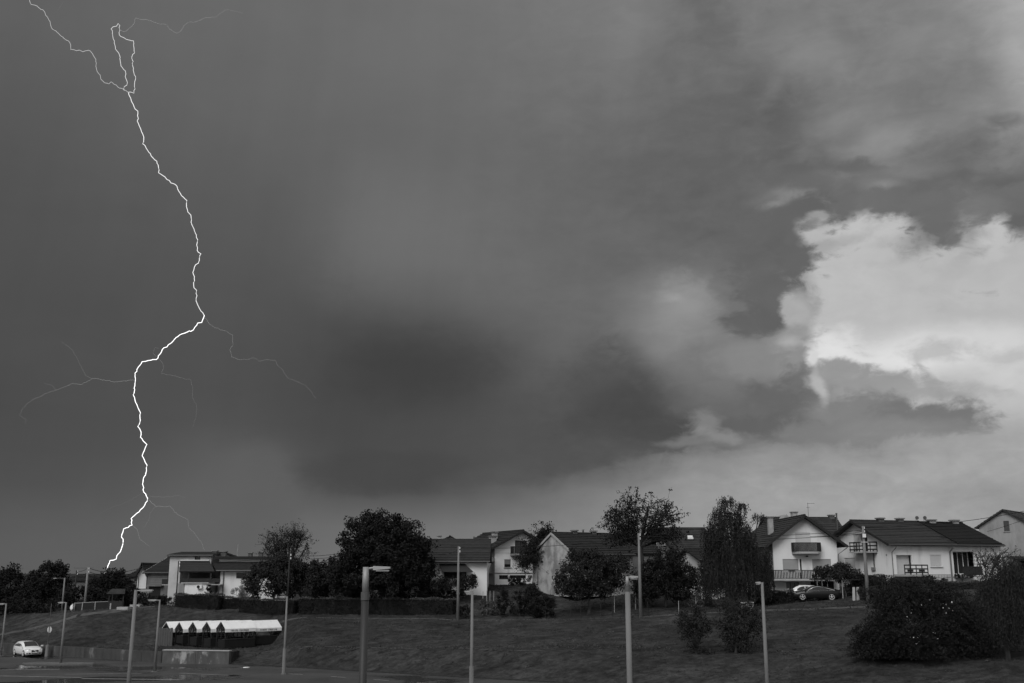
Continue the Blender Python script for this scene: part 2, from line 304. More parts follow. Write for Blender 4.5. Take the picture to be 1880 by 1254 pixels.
def asphalt_material():
    m = bpy.data.materials.new('wet_asphalt'); m.use_nodes = True; nt = m.node_tree; b = nt.nodes['Principled BSDF']; N = nt.nodes.new; L = nt.links.new
    tc = N('ShaderNodeTexCoord')
    def nz(scale, detail, rough=0.65, st=None, dist=0.0):
        s = tc.outputs['Object']
        if st:
            mp = N('ShaderNodeMapping'); mp.inputs['Scale'].default_value = st; mp.inputs['Rotation'].default_value = (0, 0, R(12)); L(s, mp.inputs[0]); s = mp.outputs[0]
        n = N('ShaderNodeTexNoise'); n.inputs['Scale'].default_value = scale; n.inputs['Detail'].default_value = detail
        n.inputs['Roughness'].default_value = rough; n.inputs['Distortion'].default_value = dist; L(s, n.inputs[0]); return n.outputs[0]
    def mr(v, a, b_, c, d, sm=False):
        n = N('ShaderNodeMapRange'); L(v, n.inputs[0])
        if sm: n.interpolation_type = 'SMOOTHSTEP'
        for i, q in enumerate((a, b_, c, d)): n.inputs[i + 1].default_value = q
        return n.outputs[0]
    base = mr(nz(0.25, 6), 0.3, 0.7, 0.034, 0.072)
    wet = mr(nz(0.16, 5, 0.6, (0.55, 1.0, 1.0), 0.6), 0.52, 0.60, 0.0, 1.0, True)
    g = N('ShaderNodeMath'); g.operation = 'MULTIPLY_ADD'; L(wet, g.inputs[0]); g.inputs[1].default_value = -0.6; g.inputs[2].default_value = 1.0
    c = N('ShaderNodeMath'); c.operation = 'MULTIPLY'; L(base, c.inputs[0]); L(g.outputs[0], c.inputs[1])
    cc = N('ShaderNodeCombineColor')
    for i in range(3): L(c.outputs[0], cc.inputs[i])
    L(cc.outputs[0], b.inputs['Base Color'])
    L(mr(wet, 0, 1, 0.75, 0.09), b.inputs['Roughness']); b.inputs['Specular IOR Level'].default_value = 0.35
    bp = N('ShaderNodeBump'); L(mr(wet, 0, 1, 0.5, 0.02), bp.inputs['Strength']); bp.inputs['Distance'].default_value = 0.02
    L(nz(9, 4, 0.7), bp.inputs['Height']); L(bp.outputs[0], b.inputs['Normal'])
    return m
asphalt_m = asphalt_material()

# ------------------------------------------------------------------ mesh helpers
def mesh_obj(name, verts, faces, m, parent=None, smooth=False):
    me = bpy.data.meshes.new(name); me.from_pydata([tuple(v) for v in verts], [], faces); me.materials.append(m)
    if smooth: me.polygons.foreach_set('use_smooth', [True] * len(me.polygons))
    me.update(); o = bpy.data.objects.new(name, me); COL.objects.link(o)
    if parent is not None: o.parent = parent
    return o
class MB:
    """collects simple shapes; build() links them as one mesh object"""
    def __init__(s): s.v = []; s.f = []
    def box(s, x0, x1, y0, y1, z0, z1):
        n = len(s.v); s.v += [(x0,y0,z0),(x1,y0,z0),(x1,y1,z0),(x0,y1,z0),(x0,y0,z1),(x1,y0,z1),(x1,y1,z1),(x0,y1,z1)]
        s.f += [(n,n+3,n+2,n+1),(n+4,n+5,n+6,n+7),(n,n+1,n+5,n+4),(n+1,n+2,n+6,n+5),(n+2,n+3,n+7,n+6),(n+3,n,n+4,n+7)]; return s
    def poly(s, pts):
        n = len(s.v); s.v += [tuple(p) for p in pts]; s.f.append(tuple(range(n, n + len(pts)))); return s
    def prism(s, pts, d):
        d = Vector(d); n = len(s.v); k = len(pts); a = [Vector(p) for p in pts]
        s.v += [tuple(p) for p in a] + [tuple(p + d) for p in a]
        s.f += [tuple(range(n, n + k))[::-1], tuple(range(n + k, n + 2 * k))]
        s.f += [(n + i, n + (i + 1) % k, n + k + (i + 1) % k, n + k + i) for i in range(k)]; return s
    def tube(s, pts, r, seg=6, cap=True):
        pts = [Vector(p) for p in pts]; rs = r if isinstance(r, (list, tuple)) else [r] * len(pts); n = len(s.v)
        up = Vector((0, 0, 1))
        for i, p in enumerate(pts):
            t = (pts[min(i + 1, len(pts) - 1)] - pts[max(i - 1, 0)])
            if t.length < 1e-9: t = Vector((0, 0, 1))
            t.normalize(); a = t.cross(up)
            if a.length < 0.05: a = t.cross(Vector((1, 0, 0)))
            a.normalize(); b = t.cross(a)
            for j in range(seg):
                w = 2 * math.pi * j / seg; s.v.append(tuple(p + (a * math.cos(w) + b * math.sin(w)) * rs[i]))
        for i in range(len(pts) - 1):
            for j in range(seg):
                k = n + i * seg; s.f.append((k + j, k + (j + 1) % seg, k + seg + (j + 1) % seg, k + seg + j))
        if cap:
            s.f.append(tuple(n + j for j in range(seg))[::-1]); k = n + (len(pts) - 1) * seg; s.f.append(tuple(k + j for j in range(seg)))
        return s
    def bar(s, a, b, w, h=None):
        """rectangular bar between two points"""
        a, b = Vector(a), Vector(b); t = (b - a).normalized(); h = h or w
        x = t.cross(Vector((0, 0, 1)));
        if x.length < 0.05: x = Vector((1, 0, 0))
        x.normalize(); y = x.cross(t); n = len(s.v)
        for p in (a, b):
            for sx, sy in ((-1,-1),(1,-1),(1,1),(-1,1)): s.v.append(tuple(p + x * sx * w / 2 + y * sy * h / 2))
        s.f += [(n,n+3,n+2,n+1),(n+4,n+5,n+6,n+7)] + [(n+i, n+(i+1)%4, n+4+(i+1)%4, n+4+i) for i in range(4)]; return s
    def build(s, name, m, parent=None, smooth=False): return mesh_obj(name, s.v, s.f, m, parent, smooth)
def tag(o, label, cat, group=None, kind=None):
    o['label'] = label; o['category'] = cat
    if group: o['group'] = group
    if kind: o['kind'] = kind
    return o
def thing(name, label, cat, loc=(0, 0, 0), rz=0.0, group=None):
    o = bpy.data.objects.new(name, None); COL.objects.link(o); o.location = loc; o.rotation_euler = (0, 0, rz)
    return tag(o, label, cat, group)
def copy_tree(o, parent=None):
    c = o.copy(); COL.objects.link(c)
    if parent is not None: c.parent = parent
    for ch in list(o.children): copy_tree(ch, c)
    return c
def struct(o): o['kind'] = 'structure'; return o

# ------------------------------------------------------------------ terrain: columns of (distance, height) by bearing, interpolated
from mathutils import noise as mn
def onrow(py, z): return onflat(940, py, z).y
# each column: toe of the bank (road edge), ledge, upper terrace edge, gardens, far land
COLUMNS = [
 (-400, [(40,0),(120,0),(121,1.0),(128,3.2),(140,3.6),(200,3.5),(600,2.0),(4000,0)]),
 (0,    [(40,0),(onrow(1198.3,0)+1.0,0),(onrow(1198.3,0)+1.5,.93),(onrow(1182,1.0)+1,1.0),(124,zof(1131,124)),(135,3.9),(200,3.8),(600,2.5),(4000,0)]),
 (150,  [(40,0),(onrow(1207.7,0)+1.0,0),(onrow(1207.7,0)+1.5,.93),(onrow(1184,1.0),1.0),(119,zof(1123,119)),(135,4.2),(200,4.2),(600,2.5),(4000,0)]),
 (300,  [(40,0),(onrow(1217.2,0)+1.0,0),(onrow(1217.2,0)+1.5,.93),(111.5,1.02),(118,zof(1113,118)),(124,4.6),(200,5.0),(600,3),(4000,0)]),
 (420,  [(40,0),(onrow(1220,0)+.45,0),(104.5,1.1),(109.5,1.2),(114,zof(1128,114)),(120,4.7),(200,5.4),(600,3),(4000,0)]),
 (500,  [(40,0),(onrow(1223.6,0),0),(105,1.05),(110.5,1.25),(114,zof(1129,114)),(120,4.7),(200,5.6),(600,3),(4000,0)]),
 (560,  [(40,0),(onrow(1226,0),0),(onrow(1189,1.6),1.6),(112,zof(1130,112)),(119,4.6),(200,5.8),(600,3),(4000,0)]),
 (840,  [(40,0),(onrow(1243,0),0),(onrow(1193,1.8),1.8),(108,zof(1135,108)),(113,zof(1112,113)),(118,zof(1078,118)+0.0),(126,zof(1073,126)),(200,7.0),(600,3),(4000,0)]),
 (1000, [(40,0),(onrow(1252,0),0),(onrow(1198,1.9),1.9),(106,zof(1136,106)),(112,zof(1112,112)),(120,zof(1080,120)),(126,zof(1072,126)),(200,7.2),(600,3),(4000,0)]),
 (1180, [(40,0),(onrow(1263,0),0),(onrow(1201,1.95),1.95),(104,zof(1131,104)),(112,zof(1098,112)),(124,zof(1078,124)),(200,7.5),(600,3),(4000,0)]),
 (1400, [(30,0),(onrow(1276,0),0),(onrow(1205,2.0),2.0),(102,zof(1119,102)),(108,zof(1111,108)),(114,zof(1105,114)),(140,6.6),(200,7.6),(600,3),(4000,0)]),
 (1590, [(30,0),(onrow(1287,0),0),(onrow(1209,2.1),2.1),(100,zof(1112,100)),(104,zof(1105,104)),(109,zof(1085,109)),(112,7.0),(140,7.6),(200,7.8),(600,3),(4000,0)]),
 (1740, [(30,0),(onrow(1296,0),0),(onrow(1212,2.15),2.15),(99,zof(1103,99)),(104,zof(1086,104)),(109,zof(1071,109)),(140,7.8),(200,7.8),(600,3),(4000,0)]),
 (1880, [(30,0),(onrow(1304,0),0),(onrow(1215,2.2),2.2),(98,zof(1100,98)),(104,zof(1085,104)),(112,zof(1068,112)),(140,7.9),(200,7.8),(600,3),(4000,0)]),
 (2400, [(25,0),(48,0),(60,2.2),(92,6.0),(112,7.2),(140,7.9),(200,7.8),(600,3),(4000,0)]),
]
def five(c):
    """near, toe, ledge, ledge end, terrace edge, then even steps to 140 m and the far land: same count in every column"""
    ys_, zs_ = [q[0] for q in c], [q[1] for q in c]
    one = c[0][0] >= 0 and (len(c) > 3 and c[3][1] > 2.6)      # no separate ledge end given
    pts = [c[0], c[1], c[2]] + ([(c[2][0] + 1.6, c[2][1] + 0.12), c[3]] if one else [c[3], c[4]])
    k = pts[-1][0]
    for s_ in (.15, .3, .45, .6, .8, 1.0): y = k + (140 - k) * s_; pts.append((y, float(np.interp(y, ys_, zs_))))
    return pts + [(200, float(np.interp(200, ys_, zs_))), (600, float(np.interp(600, ys_, zs_))), (4000, 0.0)]
CU = np.array([(c[0] - 940) / FPX * CP for c in COLUMNS]); PROF = np.array([five(c[1]) for c in COLUMNS], float)
def zraw(x, y):
    if y < 8: return 0.0
    u = x / y
    u = min(max(u, CU[0]), CU[-1]); i = min(int(np.searchsorted(CU, u, 'right')) - 1, len(CU) - 2); i = max(i, 0)
    t = (u - CU[i]) / (CU[i + 1] - CU[i]); q = PROF[i] * (1 - t) + PROF[i + 1] * t
    return float(np.interp(y, q[:, 0], q[:, 1]))
def zt(x, y):
    z = zraw(x, y)
    if 60 < y < 200 and z > 0.3:
        z += min(1, z - 0.3) * (0.13 * mn.noise(Vector((x * 0.16, y * 0.24, 1))) + 0.045 * mn.noise(Vector((x * 0.7, y * 0.9, 5))))
    return z
def ground(px, Y):
    x = xof(px, Y, 4.0); z = zt(x, Y); x = xof(px, Y, z); return Vector((x, Y, zt(x, Y)))

def build_terrain():
    us = np.concatenate([np.linspace(-1.6, -0.60, 10, endpoint=False), np.linspace(-0.60, 0.60, 241), np.linspace(0.60, 1.6, 11)[1:]])
    ys = np.concatenate([np.linspace(8, 60, 14, endpoint=False), np.arange(60, 98, 0.5), np.arange(98, 117, 0.2), np.arange(117, 150, 0.5), np.linspace(150, 300, 16), np.geomspace(330, 5000, 16)])
    nu, ny = len(us), len(ys); vs = []
    for y in ys:
        for u in us:
            x = u * y; vs.append((x, y, zt(x, y)))
    fs = [(j * nu + i, j * nu + i + 1, (j + 1) * nu + i + 1, (j + 1) * nu + i) for j in range(ny - 1) for i in range(nu - 1)]
    # behind and beside the camera the lot level goes on
    n = len(vs); w = 1.6 * 8
    vs += [(-3000, -3000, -0.02), (3000, -3000, -0.02), (3000, 8, -0.02), (-3000, 8, -0.02)]
    fs.append((n, n + 1, n + 2, n + 3))
    o = mesh_obj('ground', vs, fs, grass_m, None, True); struct(o)
    return o
build_terrain()

# ------------------------------------------------------------------ asphalt lot, road, kerb, markings
def along(pts, y): return np.interp(y, [p[0] for p in pts], [p[1] for p in pts])
TOE = [onflat(420, 1219), onflat(1000, 1252.5), onflat(1880, 1305)]
td = (TOE[1] - TOE[0]).normalized()
toe_l = onflat(420, 1219); toe_r = toe_l + td * 110
lot = MB(); pts = [Vector((-70, 8, 0)), Vector((90, 8, 0)), toe_r, toe_l, onflat(300, 1216.5), onflat(0, 1197.5), onflat(-300, 1182)]
lot.poly([(p.x, p.y, 0.004) for p in pts]); lo = lot.build('parking_lot', asphalt_m); struct(lo)
nrm = Vector((-td.y, td.x, 0));
if nrm.y < 0: nrm = -nrm
def kerbline(a, b, w=0.18, h=0.12, name='kerb', m=None):
    a, b = Vector(a), Vector(b); d = (b - a).normalized(); q = Vector((-d.y, d.x, 0))
    k = MB(); n = max(1, int((b - a).length / 3.0)); L_ = (b - a).length / n
    o = struct(bpy.data.objects.new(name, None)); COL.objects.link(o); o.location = a; o.rotation_euler = (0, 0, math.atan2(d.y, d.x))
    base = None
    for i in range(n):
        if base is None:
            mb = MB().box(0, L_ - 0.02, -w / 2, w / 2, -0.05, h); base = mb.build('kerb_stone', m or concrete_d, o)
        else:
            c = base.copy(); COL.objects.link(c); c.parent = o; c.location = (i * L_, 0, 0)
    return o
kerbline((toe_l.x, toe_l.y, 0), (toe_l + td * 62), m=mat('kerb_dark', 0.03, 0.8, 0.3, 2.0))
def stripe(a, b, w, z=0.009):
    a, b = Vector(a), Vector(b); d = (b - a).normalized(); q = Vector((-d.y, d.x, 0)) * w / 2
    s = MB().poly([(a - q).to_tuple()[:2] + (z,), (b - q).to_tuple()[:2] + (z,), (b + q).to_tuple()[:2] + (z,), (a + q).to_tuple()[:2] + (z,)])
    return s
rm = struct(bpy.data.objects.new('road_marking', None)); COL.objects.link(rm)
for i in range(7):
    a = onflat(528 + i * 79, 1236.5 + i * 5.6); b = onflat(556 + i * 79, 1238.3 + i * 5.6)
    stripe(a, b, 0.14).build('lane_dash', line_m, rm)
for (p, q, w) in [((150,1246),(330,1248),0.3), ((0,1241),(150,1244),0.22), ((330,1236),(420,1240),0.16), ((0,1230),(110,1229),0.2), ((120,1238),(260,1236),0.14)]:
    stripe(onflat(*p), onflat(*q), w).build('bay_line', line_m, rm)
# pale traffic island strip round the far lamp post
isl = MB(); c = onflat(112, 1219.5)
isl.prism([(c.x + 3.4 * math.cos(t) - 0.2, c.y + 0.7 * math.sin(t), 0.0) for t in np.linspace(0, 2 * math.pi, 24, endpoint=False)], (0, 0, 0.12))
struct(isl.build('traffic_island', mat('island_concrete', 0.13, 0.9, 0.3, 1.5)))
# trodden path strips along the terrace edge
def ribbon(name, pts, w, m, lift=0.014):
    v = []; f = []
    P_ = []
    for (a, b) in zip(pts[:-1], pts[1:]):
        for t in np.linspace(0, 1, 12, endpoint=False): P_.append(a.lerp(b, t))
    P_.append(pts[-1])
    for i, p in enumerate(P_):
        d = (P_[min(i + 1, len(P_) - 1)] - P_[max(i - 1, 0)]).normalized(); q = Vector((-d.y, d.x, 0))
        for s in (-1, 1):
            r = p + q * s * w / 2 * (0.8 + 0.4 * random.random()); v.append((r.x, r.y, zt(r.x, r.y) + lift))
    for i in range(len(P_) - 1): f.append((2 * i, 2 * i + 1, 2 * i + 3, 2 * i + 2))
    return struct(mesh_obj(name, v, f, m))
path_m = mat('dry_path', 0.07, 0.95, 0.5, 1.2, 0.4, 8)
ribbon('path', [ground(1180, 103.4), ground(1400, 101.6), ground(1590, 99.6)], 0.7, path_m)
ribbon('path', [ground(440, 113), ground(560, 111.2), ground(840, 107.2), ground(1000, 105.4), ground(1180, 103.4)], 0.35, path_m)
ribbon('path', [ground(0, 117), ground(150, 118), ground(250, 118.2), ground(330, 117.6)], 0.6, path_m)
ribbon('path', [ground(560, onrow(1189, 1.6) + .5), ground(840, onrow(1193, 1.8) + .5), ground(1000, onrow(1198, 1.9) + .5)], 0.3, path_m)

# ------------------------------------------------------------------ houses
def slope_mesh(mb, a0, a1, b0, b1, course=0.42, step_in=0.05, thick=0.16):
    """tiled roof plane: eave a0-a1, ridge b0-b1, stepped courses, closed underside"""
    a0, a1, b0, b1 = map(Vector, (a0, a1, b0, b1))
    nrm = (a1 - a0).cross(b0 - a0).normalized()
    if nrm.z < 0: nrm = -nrm
    n = max(3, int(((b0 - a0).length) / course))
    for i in range(n):
        t0, t1 = i / n, (i + 1) / n
        step = 0.05 * random.uniform(0.5, 1.5) if step_in > 0.03 else step_in
        l0, l1 = a0.lerp(b0, t0), a1.lerp(b1, t0); u0, u1 = a0.lerp(b0, t1), a1.lerp(b1, t1)
        mb.poly([l0 + nrm * step, l1 + nrm * step, u1, u0]); mb.poly([l0, l1, l1 + nrm * step, l0 + nrm * step])
        mb.poly([l0, l0 + nrm * step, u0]); mb.poly([l1, u1, l1 + nrm * step])
    d = -nrm * thick
    mb.poly([a0 + d, b0 + d, b1 + d, a1 + d]); mb.poly([a0, a0 + d, a1 + d, a1]); mb.poly([b0, b1, b1 + d, b0 + d])
    mb.poly([a0, b0, b0 + d, a0 + d]); mb.poly([a1, a1 + d, b1 + d, b1])

class House:
    def __init__(s, name, label, A, B, depth, z0, eave, ridge, axis='x', ov=0.5, ovg=0.5, wall=None, roof=None, below=1.2, group=None, cat='house'):
        a = P(A[0], 1060, A[1]); b = P(B[0], 1060, B[1]); s.W = math.hypot(b.x - a.x, b.y - a.y); s.D = depth
        s.rz = math.atan2(b.y - a.y, b.x - a.x); s.o = Vector((a.x, a.y, z0)); s.z0 = z0
        s.root = thing(name, label, cat, s.o, s.rz, group)
        s.inv = (Matrix.Translation(s.o) @ Matrix.Rotation(s.rz, 4, 'Z')).inverted()
        s.he, s.hr, s.axis, s.ov, s.ovg = eave - z0, ridge - z0, axis, ov, ovg
        s.wm, s.rm, s.below = wall or plaster, roof or tile, below
        s.holes = {'front': [], 'left': [], 'right': []}
    def loc(s, px, py, d=0.0, side='front'):
        o = s.inv @ Vector((0, 0, ZC)); r = (s.inv.to_3x3()) @ ray(px, py)
        if side == 'front': t = (d - o.y) / r.y; q = o + r * t; return q.x, q.z
        x = d if side == 'left' else s.W - d
        t = (x - o.x) / r.x; q = o + r * t; return q.y, q.z
    def T(s, side, u, d, z): return {'front': (u, d, z), 'left': (d, u, z), 'right': (s.W - d, u, z)}[side]
    def tb(s, mb, side, u0, u1, d0, d1, z0, z1):
        p, q = s.T(side, u0, d0, z0), s.T(side, u1, d1, z1)
        mb.box(min(p[0], q[0]), max(p[0], q[0]), min(p[1], q[1]), max(p[1], q[1]), z0, z1); return mb
    def rect(s, px0, py0, px1, py1, side='front', d=0.0):
        a, b = s.loc(px0, py0, d, side), s.loc(px1, py1, d, side)
        u0, u1 = sorted((a[0], b[0])); z0, z1 = sorted((a[1], b[1])); return u0, u1, z0, z1
    def block(s, name, px0, py0, px1, py1, d0, d1, m, side='front', parent=None, d=None):
        u0, u1, z0, z1 = s.rect(px0, py0, px1, py1, side, d0 if d is None else d)
        return s.tb(MB(), side, u0, u1, d0, d1, z0, z1).build(name, m, parent or s.root)
    def window(s, px0, py0, px1, py1, side='front', mull=1, shutter=0.0, sill=True, frame=None, pane=None, fw=0.07, rec=0.14, name='window', hole=True, shut_m=None, d=0.0):
        u0, u1, z0, z1 = s.rect(px0, py0, px1, py1, side, d)
        if hole: s.holes[side].append((u0, u1, z0, z1))
        fr = frame or trim_w; mb = MB(); e = 0.004; r0, r1 = d + rec - 0.05, d + rec + 0.02
        if not hole: r0, r1 = d - 0.05, d + 0.02
        for (a, b, c, g) in ((u0+e, u0+fw, z0+e, z1-e), (u1-fw, u1-e, z0+e, z1-e), (u0+fw, u1-fw, z1-fw, z1-e), (u0+fw, u1-fw, z0+e, z0+fw)):
            s.tb(mb, side, a, b, r0, r1, c, g)
        for i in range(mull):
            c = u0 + (u1 - u0) * (i + 1) / (mull + 1); s.tb(mb, side, c - fw * 0.5, c + fw * 0.5, r0 + 0.004, r1, z0 + fw, z1 - fw)
        w = mb.build(name, fr, s.root)
        for i in range(mull + 1):
            a = u0 + (u1 - u0) * i / (mull + 1) + fw * 0.5; b = u0 + (u1 - u0) * (i + 1) / (mull + 1) - fw * 0.5
            s.tb(MB(), side, a, b, r1 - 0.03, r1 - 0.01, z0 + fw * 0.6, z1 - fw * 0.6).build('pane', pane or glass, w)
        if shutter > 0:
            zz = z1 - (z1 - z0) * shutter; mb = MB(); n = max(3, int((z1 - zz) / 0.06))
            for i in range(n):
                a = zz + (z1 - zz) * i / n; b = zz + (z1 - zz) * (i + 1) / n
                s.tb(mb, side, u0 + 0.03, u1 - 0.03, r0 - 0.035, r0 - 0.012, a, b - 0.008)
            s.tb(mb, side, u0 + 0.04, u1 - 0.04, r0 - 0.02, r0 - 0.008, zz, z1)
            mb.build('shutter', shut_m or shutter_m, w)
        if sill: s.tb(MB(), side, u0 - 0.08, u1 + 0.08, d - 0.10, d + rec - 0.06 if hole else d, z0 - 0.07, z0 - 0.004).build('sill', concrete, w)
        return w
    def finish(s, chimneys=(), roof=True, gutter=True, ridgecap=True, sidewall=None, frontwall=None, verge=None):
        W, D, he, hr, B = s.W, s.D, s.he, s.hr, -s.below
        gx = s.axis == 'x'
        outl = {'front': [(0, B), (W, B), (W, he), (0, he)] if gx else [(0, B), (W, B), (W, he), (W / 2, hr), (0, he)]}
        sd_ = [(0, B), (D, B), (D, he), (D / 2, hr), (0, he)] if gx else [(0, B), (D, B), (D, he), (0, he)]
        outl['left'] = outl['right'] = sd_
        V = {'a': [], 'b': []}; F = {'a': [], 'b': []}
        def put(key, vs, fs):
            n = len(V[key]); V[key] += vs; F[key] += [tuple(n + i for i in f) for f in fs]
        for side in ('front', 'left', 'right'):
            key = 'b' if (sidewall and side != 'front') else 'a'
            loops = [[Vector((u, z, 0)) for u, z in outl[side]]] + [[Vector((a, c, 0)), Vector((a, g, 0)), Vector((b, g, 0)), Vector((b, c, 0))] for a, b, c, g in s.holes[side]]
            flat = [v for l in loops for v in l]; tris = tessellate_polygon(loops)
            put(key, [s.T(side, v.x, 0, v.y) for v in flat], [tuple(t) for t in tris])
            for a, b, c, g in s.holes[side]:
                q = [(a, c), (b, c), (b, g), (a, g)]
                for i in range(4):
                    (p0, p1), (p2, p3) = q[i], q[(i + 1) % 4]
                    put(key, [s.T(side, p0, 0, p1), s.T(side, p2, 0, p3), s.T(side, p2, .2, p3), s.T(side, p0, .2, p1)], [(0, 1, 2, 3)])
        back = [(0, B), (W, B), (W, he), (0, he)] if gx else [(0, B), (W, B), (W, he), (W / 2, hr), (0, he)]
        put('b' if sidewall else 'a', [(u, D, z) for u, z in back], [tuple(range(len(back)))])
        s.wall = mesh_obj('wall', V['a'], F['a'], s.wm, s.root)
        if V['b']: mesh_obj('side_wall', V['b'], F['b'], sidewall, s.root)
        if roof:
            mb = MB(); ov, og = s.ov, s.ovg; t = 0.16
            if gx:
                k = (hr - he) / (D / 2); ze = he - ov * k + t
                for (y0, y1) in ((-ov, D / 2), (D + ov, D / 2)): slope_mesh(mb, (-og, y0, ze), (W + og, y0, ze), (-og, y1, hr + t), (W + og, y1, hr + t))
                if ridgecap: mb.tube([(-og, D / 2, hr + t + 0.02), (W + og, D / 2, hr + t + 0.02)], 0.11, 6)
            else:
                k = (hr - he) / (W / 2); ze = he - ov * k + t
                for (x0, x1) in ((-ov, W / 2), (W + ov, W / 2)): slope_mesh(mb, (x0, -og, ze), (x0, D + og, ze), (x1, -og, hr + t), (x1, D + og, hr + t))
                if ridgecap: mb.tube([(W / 2, -og, hr + t + 0.02), (W / 2, D + og, hr + t + 0.02)], 0.11, 6)
            s.roof = mb.build('roof', s.rm, s.root)
            if gutter:
                if gx: MB().tube([(-og, -ov - 0.05, ze - 0.06), (W + og, -ov - 0.05, ze - 0.06)], 0.07, 6).build('gutter', gutter_m, s.roof)
                else:
                    for x in (-ov - 0.05, W + ov + 0.05): MB().tube([(x, -og, ze - 0.06), (x, D + og, ze - 0.06)], 0.07, 6).build('gutter', gutter_m, s.roof)
            if verge:
                if not gx:
                    for x in (-ov, W + ov):
                        MB().bar((x, -og - 0.02, ze - 0.10), (W / 2, -og - 0.02, hr + t - 0.10), 0.05, 0.24).build('bargeboard', verge, s.roof)
                else:
                    for y in (-ov, D + ov):
                        MB().bar((-og - 0.02, y, ze - 0.10), (-og - 0.02, D / 2, hr + t - 0.10), 0.05, 0.24).build('bargeboard', verge, s.roof)
            for c in chimneys: s.chimney(*c)
        return s
    def chimney(s, px, py_top, w, d, m=None, hgt=1.4, wide_cap=True):
        """chimney by the pixel of its top centre, at local depth d"""
        u, z = s.loc(px, py_top, d); m = m or brick_m
        c = MB().box(u - w / 2, u + w / 2, d - w / 2, d + w / 2, z - hgt, z - 0.14).build('chimney', m, s.roof)
        e = 0.10 if wide_cap else 0.03
        MB().box(u - w / 2 - e, u + w / 2 + e, d - w / 2 - e, d + w / 2 + e, z - 0.138, z).build('chimney_cap', concrete_d, c)
        return c
    def downpipe(s, pts, r=0.05): return MB().tube(pts, r, 6).build('downpipe', pipe_m, s.root)

def railing(parent, pts, h, n, m, style='v', bw=0.075, name='baluster', rails=3, base=0.06):
    """pts: local points of the balcony edge; style v = upright balusters, h = horizontal boards"""
    pts = [Vector(p) for p in pts]; L_ = [(b - a).length for a, b in zip(pts[:-1], pts[1:])]; tot = sum(L_)
    def at(t):
        for a, b, l in zip(pts[:-1], pts[1:], L_):
            if t <= l + 1e-6: return a.lerp(b, t / l)
            t -= l
        return pts[-1]
    up = Vector((0, 0, 1))
    if style == 'v':
        for (zz, th) in ((h, 0.07), (base + 0.04, 0.05)):
            mb = MB()
            for a, b in zip(pts[:-1], pts[1:]): mb.bar(a + up * zz, b + up * zz, 0.06, th)
            mb.build('handrail' if zz == h else 'bottom_rail', m, parent)
        for i in range(n):
            p = at(tot * (i + 0.5) / n); MB().bar(p + up * (base + 0.066), p + up * (h - 0.036), bw, 0.03).build(name, m, parent)
    else:
        for i in range(rails):
            zz = h - i * (h - 0.2) / max(1, rails - 1)
            for a, b in zip(pts[:-1], pts[1:]): MB().bar(a + up * zz, b + up * zz, 0.05, 0.13).build('rail_board', m, parent)
        for i in range(n):
            p = at(tot * i / (n - 1)); MB().bar(p - up * 0.02, p + up * (h + 0.05), 0.07, 0.07).build('post', m, parent)

# ---- white gable house with two balconies (right of the willow)
Y8 = 113
h = House('gable_house', 'white gable house with two dark balconies behind the dark parked car', (1421.5, Y8), (1540, Y8), 17, zof(1106, Y8), zof(993, Y8), zof(949, Y8), 'y', 0.95, 0.8)
h.window(1459.5, 978, 1489.5, 1012, shutter=1.0, mull=1, sill=False, name='balcony_door')
h.window(1436.8, 1026.5, 1466.5, 1047, shutter=0.93, mull=1, shut_m=shutter_g, frame=wood_d)
h.window(1468, 1026.5, 1473.4, 1063, mull=0, sill=False, frame=wood_d, name='balcony_door')
h.window(1491, 1026.5, 1526.4, 1047, shutter=0.9, mull=2, shut_m=shutter_g, frame=wood_d)
h.window(1443.5, 1069, 1469, 1104, mull=2, sill=False, frame=wood_m, pane=curtain, name='garage_door')
h.window(1488, 1068, 1533, 1104, mull=5, sill=False, frame=wood_d, pane=black_m, name='cellar_door')
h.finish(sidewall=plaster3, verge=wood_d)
h.chimney(1413.5, 948.5, 0.55, 4.5, chim_m, 2.0)
zb = h.loc(1480, 1014, -1.1)[1]
u0, u1 = h.loc(1457.5, 1010, -0.9)[0], h.loc(1509, 1010, -0.9)[0]
bal = MB().prism([(u0, -.003, zb - 0.14), (u0 + 0.1, -0.75, zb - 0.14), (u0 + 0.55, -1.15, zb - 0.14), (u1 - 0.55, -1.15, zb - 0.14), (u1 - 0.1, -0.75, zb - 0.14), (u1, -.003, zb - 0.14)], (0, 0, 0.14)).build('balcony', concrete, h.root)
bal['label'] = 'upper balcony with a bowed dark picket railing'
railing(bal, [(u0, -.05, zb), (u0 + 0.06, -0.72, zb), (u0 + 0.52, -1.10, zb), (u1 - 0.52, -1.10, zb), (u1 - 0.06, -0.72, zb), (u1, -.05, zb)], 1.0, 36, wood_d, bw=0.10)
zb = h.loc(1450, 1064, -1.2)[1]; u0, u1 = h.loc(1414, 1060, -1.2)[0], h.loc(1538, 1060, -1.2)[0]
bal = MB().box(u0, u1, -1.25, -.003, zb - 0.14, zb).build('balcony', concrete, h.root); bal['label'] = 'lower balcony with a straight dark picket railing'
railing(bal, [(u0 + 0.05, -.05, zb), (u0 + 0.05, -1.18, zb), (u1 - 0.05, -1.18, zb), (u1 - .05, -.05, zb)], 0.95, 58, wood_d, bw=0.10)
for px in (1437, 1460):
    u = h.loc(px, 1055, -1.2)[0]; MB().box(u, u + 0.55, -1.42, -1.23, zb + 0.72, zb + 0.95).build('flower_box', plaster3, bal)
h.downpipe([(-0.98, -0.3, h.he - 0.6), (-0.98, -0.3, h.he - 0.75), (-0.09, -0.09, h.he - 1.5), (-0.09, -0.09, -0.5)])
h.downpipe([(h.W + 0.98, -0.3, h.he - 0.6), (h.W + 0.98, -0.3, h.he - 0.75), (h.W + 0.09, -0.09, h.he - 1.4), (h.W + 0.09, -0.09, -0.5)])
